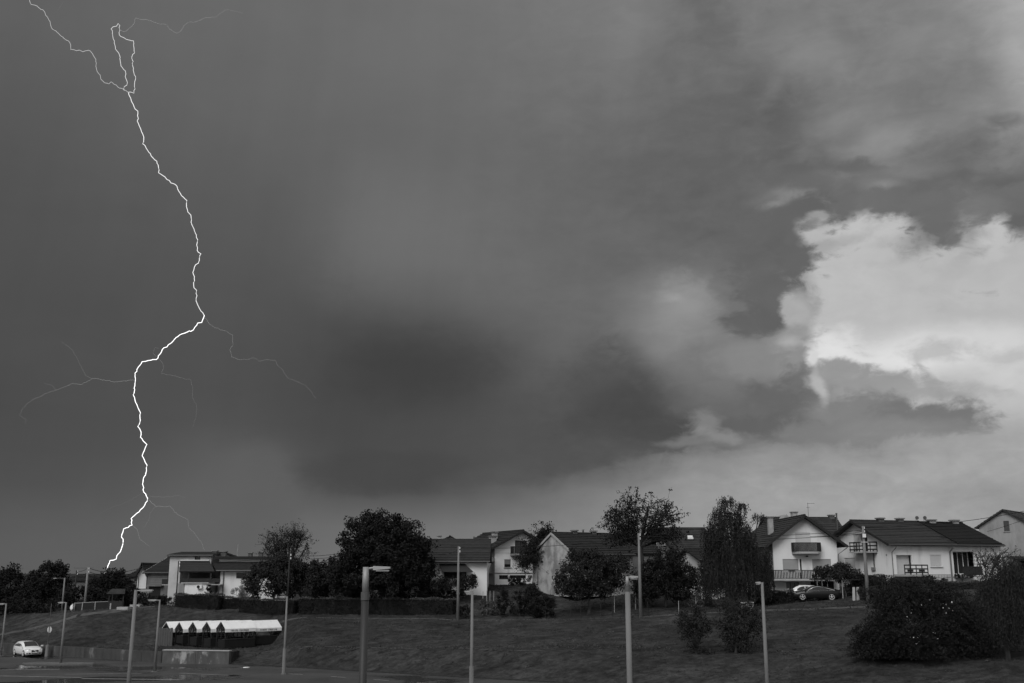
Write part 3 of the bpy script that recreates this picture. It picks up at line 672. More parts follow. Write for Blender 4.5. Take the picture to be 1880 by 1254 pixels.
MB().box(*[h.loc(1481, 1021)[0] + k for k in (-.1, .1)], -0.2, -0.003, h.loc(1481, 1022.5)[1], h.loc(1481, 1020)[1]).build('wall_lamp', black_m, h.root)
# ---- house behind it
Yb = 142
h = House('rear_house', 'dark tiled roof with chimneys and aerial rising behind the balcony house', (1432, Yb), (1566, Yb + 1), 10, 7.0, zof(1000, Yb), zof(952, Yb + 5), 'x', 0.5, 0.4, plaster2, tile_l)
h.finish(chimneys=[(1457.5, 939.5, 0.75, 5.2, chim_m), (1526, 945, 0.7, 5.0, brick_m), (1535.5, 942, 0.16, 2.6, gutter_m, 2.4, False)])
u, z = h.loc(1484, 943, 5.0)
ae = MB().tube([(u, 5, z - 0.5), (u, 5, z + 1.5)], 0.03, 5).bar((u - .1, 5, z + 1.42), (u + 1.0, 5, z + 1.42), 0.03).bar((u - .25, 5, z + 0.85), (u + 0.25, 5, z + 0.85), 0.03)
for i in range(6): ae.bar((u + 0.05 + i * 0.17, 4.75, z + 1.42), (u + 0.05 + i * 0.17, 5.25, z + 1.42), 0.02)
ae.build('aerial', gutter_m, h.roof)
# dormer on the left of that roof
u, z = h.loc(1430, 950, 4.2)
MB().prism([(u - 0.6, 3.0, z - 1.0), (u + 2.0, 3.0, z - 1.0), (u + 0.7, 3.0, z + 0.35)], (0, 3, 0)).build('dormer', plaster3, h.roof)

# ---- semi-detached pair
YA, YB, YC = 110.0, 112.6, 115.0
zs = zof(1066.5, YA)
h = House('corner_house', 'white semi-detached house with gable balcony and slatted terrace rail', (1641, YA), (1747, YB), 10.6, zs, zof(997.0, YA), zof(958.5, YA + 5.2), 'x', 0.6, 0.85)
h.window(1645, 1019, 1676.5, 1054, shutter=1.0, mull=1, frame=wood_d, sill=False, name='terrace_door', rec=0.5)
h.window(1707, 1018.5, 1729.6, 1040.5, shutter=0.93, mull=1)
h.window(1549.5, 1024.5, 1570.5, 1045, side='left', shutter=0.95, mull=1)
h.window(1566, 982, 1579, 1013, side='left', shutter=1.0, mull=0, sill=False, name='balcony_door', hole=True)
h.window(1580.5, 982, 1594, 1013, side='left', mull=0, sill=False, name='balcony_door', frame=wood_d, pane=black_m)
h.finish(chimneys=[(1615.5, 950.5, 0.62, 5.3, brick_m, 1.2), (1651.5, 951, 0.62, 5.3, brick_m, 1.2)], verge=wood_d)
h.block('canopy', 1566, 977, 1582, 979.5, -0.9, -0.003, concrete, 'left')
k_ = (h.hr - h.he) / (h.D / 2); MB().bar((h.W + .82, -.62, h.he - .6 * k_ + .24), (h.W + .82, h.D / 2, h.hr + .26), .10, .12).build('verge_tiles', tile_b, h.roof)
ul, zb = h.loc(1560, 1013, -1.0, 'left'); ur = h.loc(1597, 1013, -1.0, 'left')[0]; a, b = sorted((ul, ur))
bal = MB().box(-1.05, -.003, a, b, zb - 0.16, zb).build('balcony', concrete, h.root)
railing(bal, [(-.05, b, zb), (-1.0, b, zb), (-1.0, a, zb), (-.05, a, zb)], 0.95, 7, wood_d, 'h')
h.block('downpipe', 1603.4, 1009, 1604.4, 1047, -0.08, -0.003, pipe_m, 'left')
h.block('meter_box', 1599, 1041.5, 1605.5, 1047.5, -0.18, -0.003, concrete_d, 'left')
h.block('vent', 1626, 1017.5, 1628, 1020, -0.05, -0.003, concrete_d, 'left')
h.downpipe([(0.1, -0.62, h.he - 0.35), (0.1, -0.62, h.he - 0.45), (-0.06, -0.07, h.he - 0.95), (-0.06, -0.07, -0.4)])
h.downpipe([(h.W - 0.1, -0.62, h.he - 0.35), (h.W, -0.62, h.he - 0.45), (h.W, -0.09, h.he - 0.85), (h.W, -0.09, -0.4)], 0.09)
# crazy-paved plinth: each stone its own piece
def crazy_plinth(hh, u0, u1, z0, z1, side='front', d=-0.06, cell=0.34):
    bk = hh.tb(MB(), side, u0, u1, d + 0.02, -0.004, z0, z1).build('plinth', joint_m, hh.root); rnd = random.Random(5)
    nz = max(2, int((z1 - z0) / cell)); nu = int((u1 - u0) / (cell * 1.15))
    def node(i, j):
        r = random.Random(i * 131 + j * 17); ju, jz = (r.random() - .5) * .6, (r.random() - .5) * .6
        return (u0 + (u1 - u0) * (i + (ju if 0 < i < nu else 0)) / nu, z0 + (z1 - z0) * (j + (jz if 0 < j < nz else 0)) / nz)
    for i in range(nu):
        for j in range(nz):
            q = [node(i, j), node(i + 1, j), node(i + 1, j + 1), node(i, j + 1)]; c = (sum(p[0] for p in q) / 4, sum(p[1] for p in q) / 4)
            q = [(c[0] + (p[0] - c[0]) * 0.86, c[1] + (p[1] - c[1]) * 0.84) for p in q]
            dd = d - 0.02 * rnd.random()
            pts = [hh.T(side, p[0], d + 0.021, p[1]) for p in q]; e = Vector(hh.T(side, 0, dd, 0)) - Vector(hh.T(side, 0, d + 0.021, 0))
            MB().prism(pts, e).build('stone', stone_m, bk)
crazy_plinth(h, 0.02, h.W - 0.12, h.loc(1690, 1073)[1], h.loc(1690, 1054.5)[1])
crazy_plinth(h, 0.02, 2.2, h.loc(1640, 1070)[1], h.loc(1640, 1055.5)[1], 'left')
zb = h.loc(1690, 1055, -1.6)[1]; u0, u1 = 0.05, h.loc(1704.5, 1050, -1.6)[0]
ter = MB().box(u0, u1, -1.65, -0.1, zb - 0.18, zb).build('terrace', concrete, h.root)
railing(ter, [(u0 + .05, -1.6, zb), (u1 - .05, -1.6, zb)], 0.95, 5, wood_d, 'h')
MB().box(u0, u1, -1.55, -0.12, zb - 1.6, zb - 0.19).build('terrace_wall', wood_d, ter)
for px in (1671, 1692):
    u = h.loc(px, 1047, -1.72)[0]; MB().box(u - .3, u + .3, -1.85, -1.66, zb + 0.28, zb + 0.5).build('flower_box', black_m, ter)
hA = h
h = House('far_right_house', 'white semi-detached house with dark roof and glazed loggia', (1747.6, YB + 0.02), (1843, YC), 10.6, zs, zof(997.0, YA), zof(959.5, YA + 5.6), 'x', 0.6, 0.0, plaster, tile_b)
h.ovg = 0.0
h.window(1749, 1012.5, 1792, 1054, mull=3, sill=False, name='loggia_glazing', rec=1.0, frame=trim_w, pane=wood_d)
h.window(1806.5, 1019.5, 1836, 1039, mull=1, pane=curtain)
h.finish(chimneys=[(1709.5, 953.8, 0.7, 5.3, chim_m, 0.9), (1751.5, 954.3, 0.7, 5.3, chim_m, 0.9)])
sh = h
ter = MB().box(0.2, h.loc(1803, 1050, -1.4)[0], -1.5, -0.004, h.loc(1770, 1060, -1.4)[1], h.loc(1770, 1057.5, -1.4)[1]).build('terrace', concrete, h.root)
railing(ter, [(0.25, -1.45, h.loc(1770, 1057.5, -1.4)[1]), (h.loc(1803, 1050, -1.4)[0], -1.45, h.loc(1770, 1057.5, -1.4)[1])], 0.95, 34, wood_d)
h.downpipe([(h.W + 0.4, -0.62, h.he - 0.35), (h.W + 0.4, -0.62, h.he - 0.5), (h.W + 0.06, -0.08, h.he - 1.1), (h.W + 0.06, -0.08, -0.4)])
for px in (1681.5, 1696):   # small dish aerials on the party ridge
    u, z = h.loc(px, 951, 5.2)
    MB().tube([(u, 5.2, z - 0.7), (u, 5.2, z)], 0.03, 5).tube([(u - .02, 5.0, z), (u + .02, 5.12, z)], [0.22, 0.08], 8).build('dish', gutter_m, h.roof)
# ---- unrendered grey gable at the right edge
Yg = 124
h = House('grey_gable_house', 'bare grey gable with one shuttered window at the right edge', (1806, Yg + 2.2), (1905, Yg - 1.6), 12, 7.0, zof(966, Yg), zof(937, Yg), 'y', 0.4, 0.35, mat('plaster_raw', 0.30, 0.95, 0.18, 1.2, 0.3, 20, dark=0.20, dscale=0.5, stretch=(1, 1, 0.4)), tile_l)
h.window(1841.8, 956.5, 1854, 975.5, mull=1, shutter=1.0, shut_m=shutter_d, frame=wood_d)
h.finish(ridgecap=False)
h.block('porch_roof', 1850, 1022, 1905, 1026, -2.2, -0.004, roofsheet)
h.block('porch_window', 1868, 1030, 1900, 1046, -0.06, -0.004, black_m)

# ---- low house behind the bushes, centre right
Y7 = 128
h = House('tiled_house', 'long tiled house with a skylight half hidden behind the willow', (1206, Y7), (1305, Y7), 9.5, zof(1078, Y7), zof(1010, Y7), zof(972, Y7 + 4.7), 'x', 0.6, 0.4, plaster2, tile_l)
h.window(1256, 1020.5, 1264, 1026.5, mull=0)
h.window(1270, 1048, 1281, 1070, mull=1, shutter=0.5)
h.finish()
u, z = h.loc(1267, 988, 2.2)
MB().prism([(u - .35, 1.9, z - .18), (u + .35, 1.9, z - .18), (u + .3, 2.4, z + .2), (u - .3, 2.4, z + .2)], (0, -0.1, 0.12)).build('skylight', trim_w, h.roof)
mb = MB(); slope_mesh(mb, (h.loc(1248, 1042, -2)[0], -2.2, h.loc(1260, 1042, -2)[1]), (h.loc(1287, 1042, -2)[0], -2.2, h.loc(1260, 1042, -2)[1]), (h.loc(1248, 1028, -0.05)[0], -0.01, h.loc(1248, 1028, -0.05)[1]), (h.loc(1287, 1028, -0.05)[0], -0.01, h.loc(1248, 1028, -0.05)[1]))
mb.build('porch_roof', tile_d, h.root)
# its cross gable to the left
g = House('cross_gable', 'small timbered gable behind the bare spreading tree', (1183, Y7 - 3), (1231, Y7 - 3), 8, zof(1078, Y7), zof(1003, Y7 - 3), zof(975, Y7 - 3), 'y', 0.6, 0.5, plaster4, tile_d)
g.window(1201, 995, 1206, 1001, mull=0); g.window(1216, 994.5, 1221.5, 1001, mull=0)
g.finish(verge=wood_d)
# annex beside the willow
Yn = 116
h = House('annex', 'narrow pale annex with a dark lean-to roof beside the willow', (1285.5, Yn), (1330, Yn + 1), 5, zof(1090, Yn), zof(1026, Yn), zof(1010, Yn + 2.5), 'x', 0.6, 0.45, plaster2, tile_d)
h.window(1290, 1031, 1296, 1040, mull=0, frame=wood_d); h.window(1287, 1045, 1290.5, 1052, mull=0, frame=wood_d)
h.finish()
h.block('garden_wall', 1289, 1075, 1322, 1102, -2.4, -2.1, plaster, d=-2.4)
h.block('wall_coping', 1288.5, 1073, 1322.5, 1075, -2.45, -2.05, wood_d, d=-2.4)

# ---- weathered barn
h = House('old_barn', 'weathered grey plaster barn with steep gable and two chimneys', (1052.5, 112.6), (1163, 116.5), 8.4, zof(1074, 114), zof(1017, 114.5), zof(981, 116.8), 'x', 0.35, 0.12, oldplaster, tile_d)
h.finish(chimneys=[(1054.5, 973, 0.5, 4.2, brick_m, 1.0), (1089.5, 974, 0.5, 4.2, brick_m, 1.0), (1070.5, 972, 0.14, 4.4, gutter_m, 1.2, False)], verge=concrete)
# lower second roof behind the pole
h = House('barn_wing', 'low dark roofed wing joined behind the old barn', (1150, 121), (1212, 122), 7, zof(1076, 121), zof(1016, 121), zof(986, 124), 'x', 0.3, 0.2, plaster4, tile_d)
h.finish(gutter=False)

# ---- white gable house, centre
Y5 = 125
h = House('balcony_house', 'white gable house with an attic balcony left of the old barn', (908, Y5), (1006, Y5 + 3), 11, zof(1073.5, Y5), zof(1003.5, Y5), zof(976, Y5 + 1.0), 'y', 0.9, 0.6, plaster2 if False else plaster, tile_d)
h.window(945.5, 992, 967, 1017, mull=1, sill=False, name='balcony_door', frame=wood_d, pane=shutter_d)
h.window(926, 1027, 938, 1041.5, mull=0, shutter=0.62, shut_m=mat('blind_grey', 0.2, 0.7), frame=wood_d)
h.window(957.5, 1026, 969, 1041.5, mull=0, frame=wood_d)
h.window(916.5, 1056, 933, 1063.5, mull=2, frame=wood_d, sill=False); h.window(936, 1056, 966, 1062, mull=4, frame=wood_d, sill=False)
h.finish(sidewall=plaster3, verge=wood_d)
h.chimney(908, 976, 0.55, 3.0, chim_m, 1.4); h.chimney(904.5, 983.5, 0.7, 2.2, chim_m, 1.2)
h.block('string_course', 908.5, 1015, 1005, 1016, -0.04, -0.003, concrete); h.block('plinth', 908.3, 1051.5, 1005, 1053, -0.05, -0.003, concrete_d)
zb = h.loc(955, 1018, -1.0)[1]; u0, u1 = h.loc(943, 1010, -1)[0], h.loc(976, 1010, -1)[0]
bal = MB().box(u0, u1, -1.1, -.003, zb - .14, zb).build('balcony', concrete_d, h.root)
railing(bal, [(u0 + .04, -.05, zb), (u0 + .04, -1.04, zb), (u1 - .04, -1.04, zb), (u1 - .04, -.05, zb)], 0.92, 26, wood_d)
h.downpipe([(-0.92, -0.2, h.he - 0.5), (-0.92, -0.2, h.he - 0.7), (-0.08, -0.08, h.he - 1.3), (-0.08, -0.08, 0)])
h.block('porch_slab', 893.5, 1051, 907.8, 1053, 0.6, 3.0, concrete, d=0.6); h.block('porch_door', 894, 1053.3, 907.5, 1074, 2.6, 2.9, wood_d, d=2.6)

# ---- house with the awning
Y4 = 116
h = House('awning_house', 'white house with broad tiled roof and a dark awning', (742, Y4), (894, Y4), 9, zof(1077, Y4), zof(1027.5, Y4), zof(993.5, Y4 + 4.5), 'x', 0.7, 0.35, plaster, tile)
h.window(815, 1036, 856, 1062, mull=3, sill=False, name='porch_glazing', frame=wood_d, pane=black_m, rec=0.6)
h.window(752, 1048, 762, 1062, mull=1, frame=wood_d)
h.finish()
u0, z1 = h.loc(806, 1035, -0.05); u1 = h.loc(853, 1035, -0.05)[0]; v0, z0 = h.loc(812, 1049.5, -1.7); v1 = h.loc(869, 1049.5, -1.7)[0]
aw = MB().prism([(u0, -.01, z1), (u1, -.01, z1), (v1, -1.7, z0), (v0, -1.7, z0)], (0, 0, -0.05)).build('awning', roofsheet, h.root)
h.block('porch_parapet', 857, 1050, 870, 1056, -0.9, -0.004, plaster, d=-0.9)
for i in range(6):
    h.block('stair', 797 + i * 2.4, 1076 - i * 2.3, 799.6 + i * 2.4, 1078 - i * 2.3, -1.6, -0.5, concrete, d=-1.6)
h.block('vent', 843, 1012.5, 848, 1014, -0.1, 0.3, gutter_m, d=0.9)
# far roofs behind it
h = House('distant_house', 'small gabled roof peeping over the awning house ridge', (812, 150), (838, 150), 9, 6.0, zof(992, 150), zof(986.5, 150), 'y', 0.5, 0.4, plaster2, tile_d); h.finish(gutter=False)
h.chimney(806.5, 983.5, 0.5, 3, chim_m, 1.4)
h = House('distant_house', 'small white gable peeping between the awning and balcony houses', (874, 148), (893, 148), 9, 6.0, zof(998, 148), zof(991, 148), 'y', 0.4, 0.4, plaster, tile_d); h.finish(gutter=False)
h.chimney(870.5, 985, 0.25, 2, brick_m, 1.4, False)

# ---- long low house with lean-to roofs (left)
Y2 = 122
h = House('terrace_house', 'long low white house with stepped roofs behind the clipped hedges', (309.5, Y2), (386, Y2), 10, zof(1098, Y2), zof(1021, Y2), zof(1016, Y2 + 5), 'x', 0.35, 0.25, plaster2, roofsheet)
h.window(357.5, 1022, 367.5, 1027.8, mull=0, sill=False, frame=wood_d)
h.finish(gutter=True, ridgecap=False)
mb = MB(); z1, z0 = h.loc(330, 1029.5, -.01)[1], h.loc(330, 1048.8, -2.6)[1]
slope_mesh(mb, (h.loc(329, 1048, -2.6)[0], -2.6, z0), (h.loc(394, 1048, -2.6)[0], -2.6, z0), (h.loc(330, 1029, 0)[0], -.01, z1), (h.loc(384, 1029, 0)[0], -.01, z1), 0.5, 0.02, 0.14)
lt = mb.build('lean_to_roof', roofsheet, h.root)
h.block('flashing', 331, 1027.9, 384, 1029.4, -0.12, -0.004, trim_w)
h.block('porch_back', 331, 1048, 404, 1071, -0.06, -0.004, wood_d)
h.block('porch_floor', 332, 1069.3, 383, 1071.2, -2.5, -0.07, concrete, d=-2.5); h.block('lower_wall', 339.5, 1071.3, 383.5, 1104, -2.3, -0.08, plaster, d=-2.3)
h.block('lower_wall', 325.5, 1071.3, 338.6, 1104, -1.6, -0.08, plaster3, d=-1.6)
h.block('parapet', 332, 1062, 404, 1069.2, -2.4, -2.32, wood_d, d=-2.4)
for px in (333, 345, 386): h.block('post', px, 1048.5, px + 1.4, 1069.3, -2.42, -2.3, wood_d, d=-2.42)
h.block('side_landing', 382, 1072.6, 405, 1074.2, -2.5, -0.3, concrete, d=-2.5)
ac = h.block('air_conditioner', 361.5, 1074.5, 370, 1080.5, -2.62, -2.31, trim_w, d=-2.62)
u, z = h.loc(364, 1077.4, -2.63); MB().tube([(u, -2.65, z), (u, -2.625, z)], 0.17, 12).build('fan_grille', black_m, ac)
# right block
u0, u1 = h.loc(397, 1050, -1)[0], h.loc(512, 1050, -1)[0]; zt_, zm, zl = h.loc(400, 1017.5, 0)[1], h.loc(400, 1026.5, 0)[1], h.loc(400, 1031.5, 0)[1]
MB().box(u0, u1, 0.01, 8, -1.5, zm).build('upper_wall', plaster, h.root)
MB().box(u0 - 0.6, u1 + .2, -0.55, 8.4, zm + .003, zt_ - 0.25).build('flat_roof', mat('roof_fascia', 0.018, 0.8, 0.2), h.root)
mb = MB(); z0 = h.loc(400, 1047, -1.9)[1]
slope_mesh(mb, (h.loc(397, 1047, -1.9)[0], -1.9, z0), (u1 + .2, -1.9, z0), (h.loc(390, 1031.8, 0)[0], 0.0, zl), (u1 + .2, 0.0, zl), 0.5, 0.02, 0.14); lr = mb.build('lean_to_roof', tile_d, h.root)
MB().tube([(h.loc(397, 1047, -1.9)[0], -1.97, z0 - .05), (u1, -1.97, z0 - .05)], 0.07, 6).build('gutter', gutter_m, lr)
w0 = h.loc(405, 1050, -1.3)[0]
MB().box(w0, u1, -1.3, -0.004, -1.5, z0 + 0.1).build('front_wall', plaster, h.root)
w = h.block('window', 434.3, 1051.5, 451, 1061.5, -1.36, -1.302, wood_d, d=-1.31); h.block('pane', 435.3, 1052.3, 450, 1060.7, -1.375, -1.362, glass, parent=w, d=-1.37)
h.downpipe([(h.loc(411, 1049, -1.4)[0], -1.4, z0 - .1), (h.loc(411, 1049, -1.4)[0], -1.4, -0.5)], 0.06)
for px, py, ww in ((395, 1012.5, 0.5), (411, 1013.5, 0.6), (479, 1014.5, 0.5), (460, 1016, 0.4)):
    u, z = h.loc(px, py, 3); c = MB().box(u - ww / 2, u + ww / 2, 2.7, 3.3, z - 0.7, z).build('chimney', brick_m, h.root)
    MB().box(u - ww / 2 - .1, u + ww / 2 + .1, 2.6, 3.4, z + .003, z + 0.12).build('chimney_cap', concrete_d, c)
u, z = h.loc(435.7, 1017, 3); MB().tube([(u, 3, z - .2), (u, 3, h.loc(435, 999, 3)[1])], 0.025, 5).build('aerial', concrete, h.root)
# ---- cluster of small houses left of it
h = House('timber_house', 'grey boarded house with a plain dark roof above an open carport', (271, 127), (309, 126), 8, zof(1098, 127), zof(1050.5, 127), zof(1026, 131), 'x', 0.45, 0.4, plaster4, tile_d)
h.finish(verge=concrete)
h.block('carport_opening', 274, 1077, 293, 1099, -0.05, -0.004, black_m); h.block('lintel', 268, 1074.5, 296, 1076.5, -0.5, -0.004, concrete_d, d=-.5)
for k in range(5): h.block('cladding_board', 276, 1051.5 + k * 4.5, 307, 1055.6 + k * 4.5, -0.04, -0.004, mat('board_grey', 0.15, 0.8, 0.15, 3.0))
b = h.block('balcony', 297, 1073, 312, 1074.5, -1.2, -0.004, concrete, d=-1.2); h.block('parapet', 297.5, 1063, 311.5, 1072.8, -1.15, -1.08, wood_d, parent=b, d=-1.15)
h = House('narrow_house', 'narrow bright white house front left of the carport house', (252.5, 130), (269, 130), 8, zof(1098, 130), zof(1053, 130), zof(1037, 130), 'y', 0.25, 0.5, plaster, tile_d); h.finish(gutter=False)
h.downpipe([(-0.1, -0.3, h.he - .1), (0.15, -0.08, h.he - .5), (0.15, -0.08, 0)])
h.block('canopy', 252, 1081, 270, 1083, -0.8, -0.004, roofsheet, d=-.8)
h = House('dark_shed_house', 'dark little house at the far end of the left row', (237, 138), (251, 138), 7, zof(1095, 138), zof(1059, 138), zof(1049, 138), 'x', 0.3, 0.3, plaster4, tile_d); h.finish(gutter=False)
h = House('distant_barn', 'long dark roof beyond the trees by the leaning pole', (122, 165), (172, 165), 10, 3.5, zof(1066, 165), zof(1057, 170), 'x', 0.4, 0.3, plaster4, tile_d); h.finish(gutter=False)

# ------------------------------------------------------------------ vegetation
def leaf_mesh(name, pts, size, m, parent=None, aspect=0.55, droop=None, nrm=None):
    """one mesh of many small four-cornered leaves"""
    pts = np.asarray(pts, float); n = len(pts)
    a = RNG.normal(size=(n, 3)); a /= np.linalg.norm(a, axis=1)[:, None]
    if droop is not None:
        a = a * (1 - droop) + np.array([0, 0, -1.0]) * droop; a /= np.linalg.norm(a, axis=1)[:, None]
    b = RNG.normal(size=(n, 3)); b -= (b * a).sum(1)[:, None] * a; b /= np.linalg.norm(b, axis=1)[:, None]
    s = (size * RNG.uniform(0.6, 1.35, n))[:, None]
    v = np.empty((n, 4, 3)); v[:, 0] = pts - a * s * 0.5; v[:, 1] = pts + b * s * aspect * 0.5; v[:, 2] = pts + a * s * 0.5; v[:, 3] = pts - b * s * aspect * 0.5
    me = bpy.data.meshes.new(name); me.vertices.add(n * 4); me.vertices.foreach_set('co', v.reshape(-1))
    me.loops.add(n * 4); me.loops.foreach_set('vertex_index', np.arange(n * 4, dtype=np.int32))
    me.polygons.add(n); me.polygons.foreach_set('loop_start', np.arange(0, n * 4, 4, dtype=np.int32))
    me.update(calc_edges=True); me.materials.append(m); o = bpy.data.objects.new(name, me); COL.objects.link(o)
    if parent is not None: o.parent = parent
    return o
def in_ball(n): 
    p = RNG.normal(size=(n, 3)); p /= np.linalg.norm(p, axis=1)[:, None]; return p * (RNG.random(n) ** (1 / 3))[:, None]
def lobes_world(lobes, Y, base, depth=0.9):
    out = []
    for (px, py, rx, ry) in [l[:4] for l in lobes]:
        c = P(px, py, Y); k = Y * CP / FPX
        out.append((np.array([c.x - base.x, 0.0, c.z - base.z]), np.array([rx * k, max(rx * k * depth, 0.5), ry * k])))
    return out
def clump_centres(lw, n, shell=0.55):
    vol = np.array([r.prod() ** (2 / 3) for _, r in lw]); vol /= vol.sum(); cs = []
    for (c, r), q in zip(lw, vol):
        k = max(3, int(n * q)); d = RNG.normal(size=(k, 3)); d /= np.linalg.norm(d, axis=1)[:, None]
        rad = shell + (1 - shell) * RNG.random(k) ** 0.7
        cs.append(c + d * rad[:, None] * r)
    return np.concatenate(cs)
def limb(mb, a, b, r0, r1, sag=0.12, n=4, seg=5):
    a, b = Vector(a), Vector(b); pts = []; L_ = (b - a).length
    off = Vector((random.uniform(-1, 1), random.uniform(-1, 1), random.uniform(-.2, .8))) * L_ * sag
    for i in range(n + 1):
        t = i / n; pts.append(a.lerp(b, t) + off * math.sin(math.pi * t) * (0.6 + 0.4 * random.random()))
    mb.tube(pts, [r0 + (r1 - r0) * i / n for i in range(n + 1)], seg, False); return pts
def leafy_tree(name, label, px, Y, lobes, m, n_clump=160, per=70, size=0.24, clump_r=0.55, trunk=0.2, base_py=None, group=None, cat='tree', depth=0.9, droop=None, shell=0.5, zbase=None, aspect=0.55, trunkname='trunk'):
    b = ground(px, Y)
    if zbase is not None: b.z = zbase
    t = thing(name, label, cat, b, 0, group); lw = lobes_world(lobes, Y, b, depth)
    if cat == 'shrub':
        for c_, r_ in lw:
            top_ = c_[2] + r_[2]; lo_ = min(0.05, c_[2] - r_[2]) if c_[2] - r_[2] < 1.6 else c_[2] - r_[2]; c_[2] = (top_ + lo_) / 2; r_[2] = max(0.1, (top_ - lo_) / 2)
    mb = MB(); cz = min(c[2] - r[2] * 0.3 for c, r in lw); fork = Vector((0.1, 0, max(0.4, cz * 0.8)))
    limb(mb, (0, 0, -0.4), fork, trunk * 1.25, trunk * 0.9, 0.03, 3, 7)
    for c, r in lw:
        e = limb(mb, fork, c, trunk * 0.65, trunk * 0.25, 0.1)[-1]
        for _ in range(6):
            d = RNG.normal(size=3); d /= np.linalg.norm(d); limb(mb, e, Vector(c + d * r * 0.85), trunk * 0.22, 0.02, 0.15, 3, 4)
    mb.build(trunkname, bark_m, t)
    cs = clump_centres(lw, n_clump, shell)
    pts = (cs[:, None, :] + in_ball(len(cs) * per).reshape(len(cs), per, 3) * (clump_r * RNG.uniform(0.6, 1.3, len(cs)))[:, None, None]).reshape(-1, 3)
    pts = pts[pts[:, 2] > 0.05]
    leaf_mesh('crown', pts, size, m, t, aspect, droop)
    return t
def twiggy_tree(name, label, px, Y, fork_py, lobes, m, limbs=9, twigs=9, sprigs=5, leaves=7, size=0.2, trunk=0.16, depth=0.8, group=None, leafspread=0.25, r_tip=0.012):
    b = ground(px, Y); t = thing(name, label, 'tree', b, 0, group); lw = lobes_world(lobes, Y, b, depth); mb = MB(); trunk0 = trunk
    fork = Vector((0, 0, zof(fork_py, Y) - b.z)); limb(mb, (0, 0, -0.4), fork, trunk * 1.3, trunk, 0.02, 4, 7); tips = []
    for c, r in lw:
        for i in range(limbs):
            d = RNG.normal(size=3); d[2] = abs(d[2]) * 0.9 + 0.15 * d[2]; d /= np.linalg.norm(d)
            p1 = limb(mb, fork, Vector(c + d * r * RNG.uniform(0.55, 0.9)), trunk * 0.5, 0.04, 0.05, 5)
            for j in range(twigs):
                s = p1[random.randint(2, 5)]; d2 = d * 0.7 + RNG.normal(size=3) * 0.6; d2 /= np.linalg.norm(d2)
                e = Vector(c + d2 * r * RNG.uniform(0.75, 1.05)); e = s.lerp(e, RNG.uniform(0.5, 1.0)); p2 = limb(mb, s, e, 0.035, r_tip * 1.4, 0.1, 4, 4)
                for k in range(sprigs):
                    s3 = p2[random.randint(1, 4)]; d3 = (p2[-1] - p2[0]).normalized() * 0.8 + Vector(RNG.normal(size=3)) * 0.6
                    e3 = s3 + d3 * RNG.uniform(0.35, 0.9); mb.tube([s3, s3.lerp(e3, .5) + Vector(RNG.normal(size=3)) * 0.05, e3], [r_tip * 1.3, r_tip * 1.1, r_tip], 3, False); tips.append(e3)
    mb.build('trunk', bark_m, t)
    if leaves:
        tp = np.array([tuple(x) for x in tips]); pts = (tp[:, None, :] + in_ball(len(tp) * leaves).reshape(len(tp), leaves, 3) * leafspread).reshape(-1, 3)
        leaf_mesh('crown', pts, size, m, t)
    return t
def hedge(label, A, B, w, top_py, m=None, dens=230, size=0.13, name='clipped_hedge', group=None, hgt=None, cat='hedge'):
    a, b = ground(*A), ground(*B); L_ = math.hypot(b.x - a.x, b.y - a.y); rz = math.atan2(b.y - a.y, b.x - a.x)
    z0 = min(a.z, b.z) - 0.25; H = hgt or (zof(top_py, (A[1] + B[1]) / 2) - z0)
    t = thing(name, label, cat, (a.x, a.y, z0), rz, group)
    nx, ny, nz = max(4, int(L_ / 0.5)), 3, 5
    mb = MB().box(0.12, L_ - 0.12, 0.12, w - 0.12, 0, H - 0.14); mb.build('stems', m or leaf_dk, t)
    def surf(n, f): return f(RNG.random(n), RNG.random(n))
    top = surf(int(dens * L_ * w), lambda u, v: np.stack([u * L_, v * w, np.full_like(u, H)], 1))
    fr = surf(int(dens * L_ * H), lambda u, v: np.stack([u * L_, np.zeros_like(u), v * H], 1)); bk = surf(int(dens * L_ * H * 0.3), lambda u, v: np.stack([u * L_, np.full_like(u, w), v * H], 1))
    e0 = surf(int(dens * w * H), lambda u, v: np.stack([np.zeros_like(u), u * w, v * H], 1)); e1 = surf(int(dens * w * H), lambda u, v: np.stack([np.full_like(u, L_), u * w, v * H], 1))
    p = np.concatenate([top, fr, bk, e0, e1])
    wob = 0.07 * np.sin(p[:, 0] * 1.3 + 2) + 0.05 * np.sin(p[:, 0] * 3.1) ; p[:, 2] += wob * (p[:, 2] / H); p[:, 1] += 0.06 * np.sin(p[:, 0] * 2.3 + p[:, 2] * 2)
    p += RNG.normal(size=p.shape) * 0.055
    isT = (p[:, 2] > H - 0.06); leaf_mesh('foliage', p[~isT], size, m or leaf_dk, t); leaf_mesh('sky_lit_top', p[isT], size, leaf_lt, t)  # top leaves coloured paler to paint in light from the sky
    return t
def shrub(label, px, Y, lobes, m=None, n=40, per=70, size=0.15, clump_r=0.3, name='garden_shrub', group=None, **k):
    return leafy_tree(name, label, px, Y, lobes, m or leaf_dk, n, per, size, clump_r, 0.06, cat='shrub', group=group, trunkname='stem', **k)

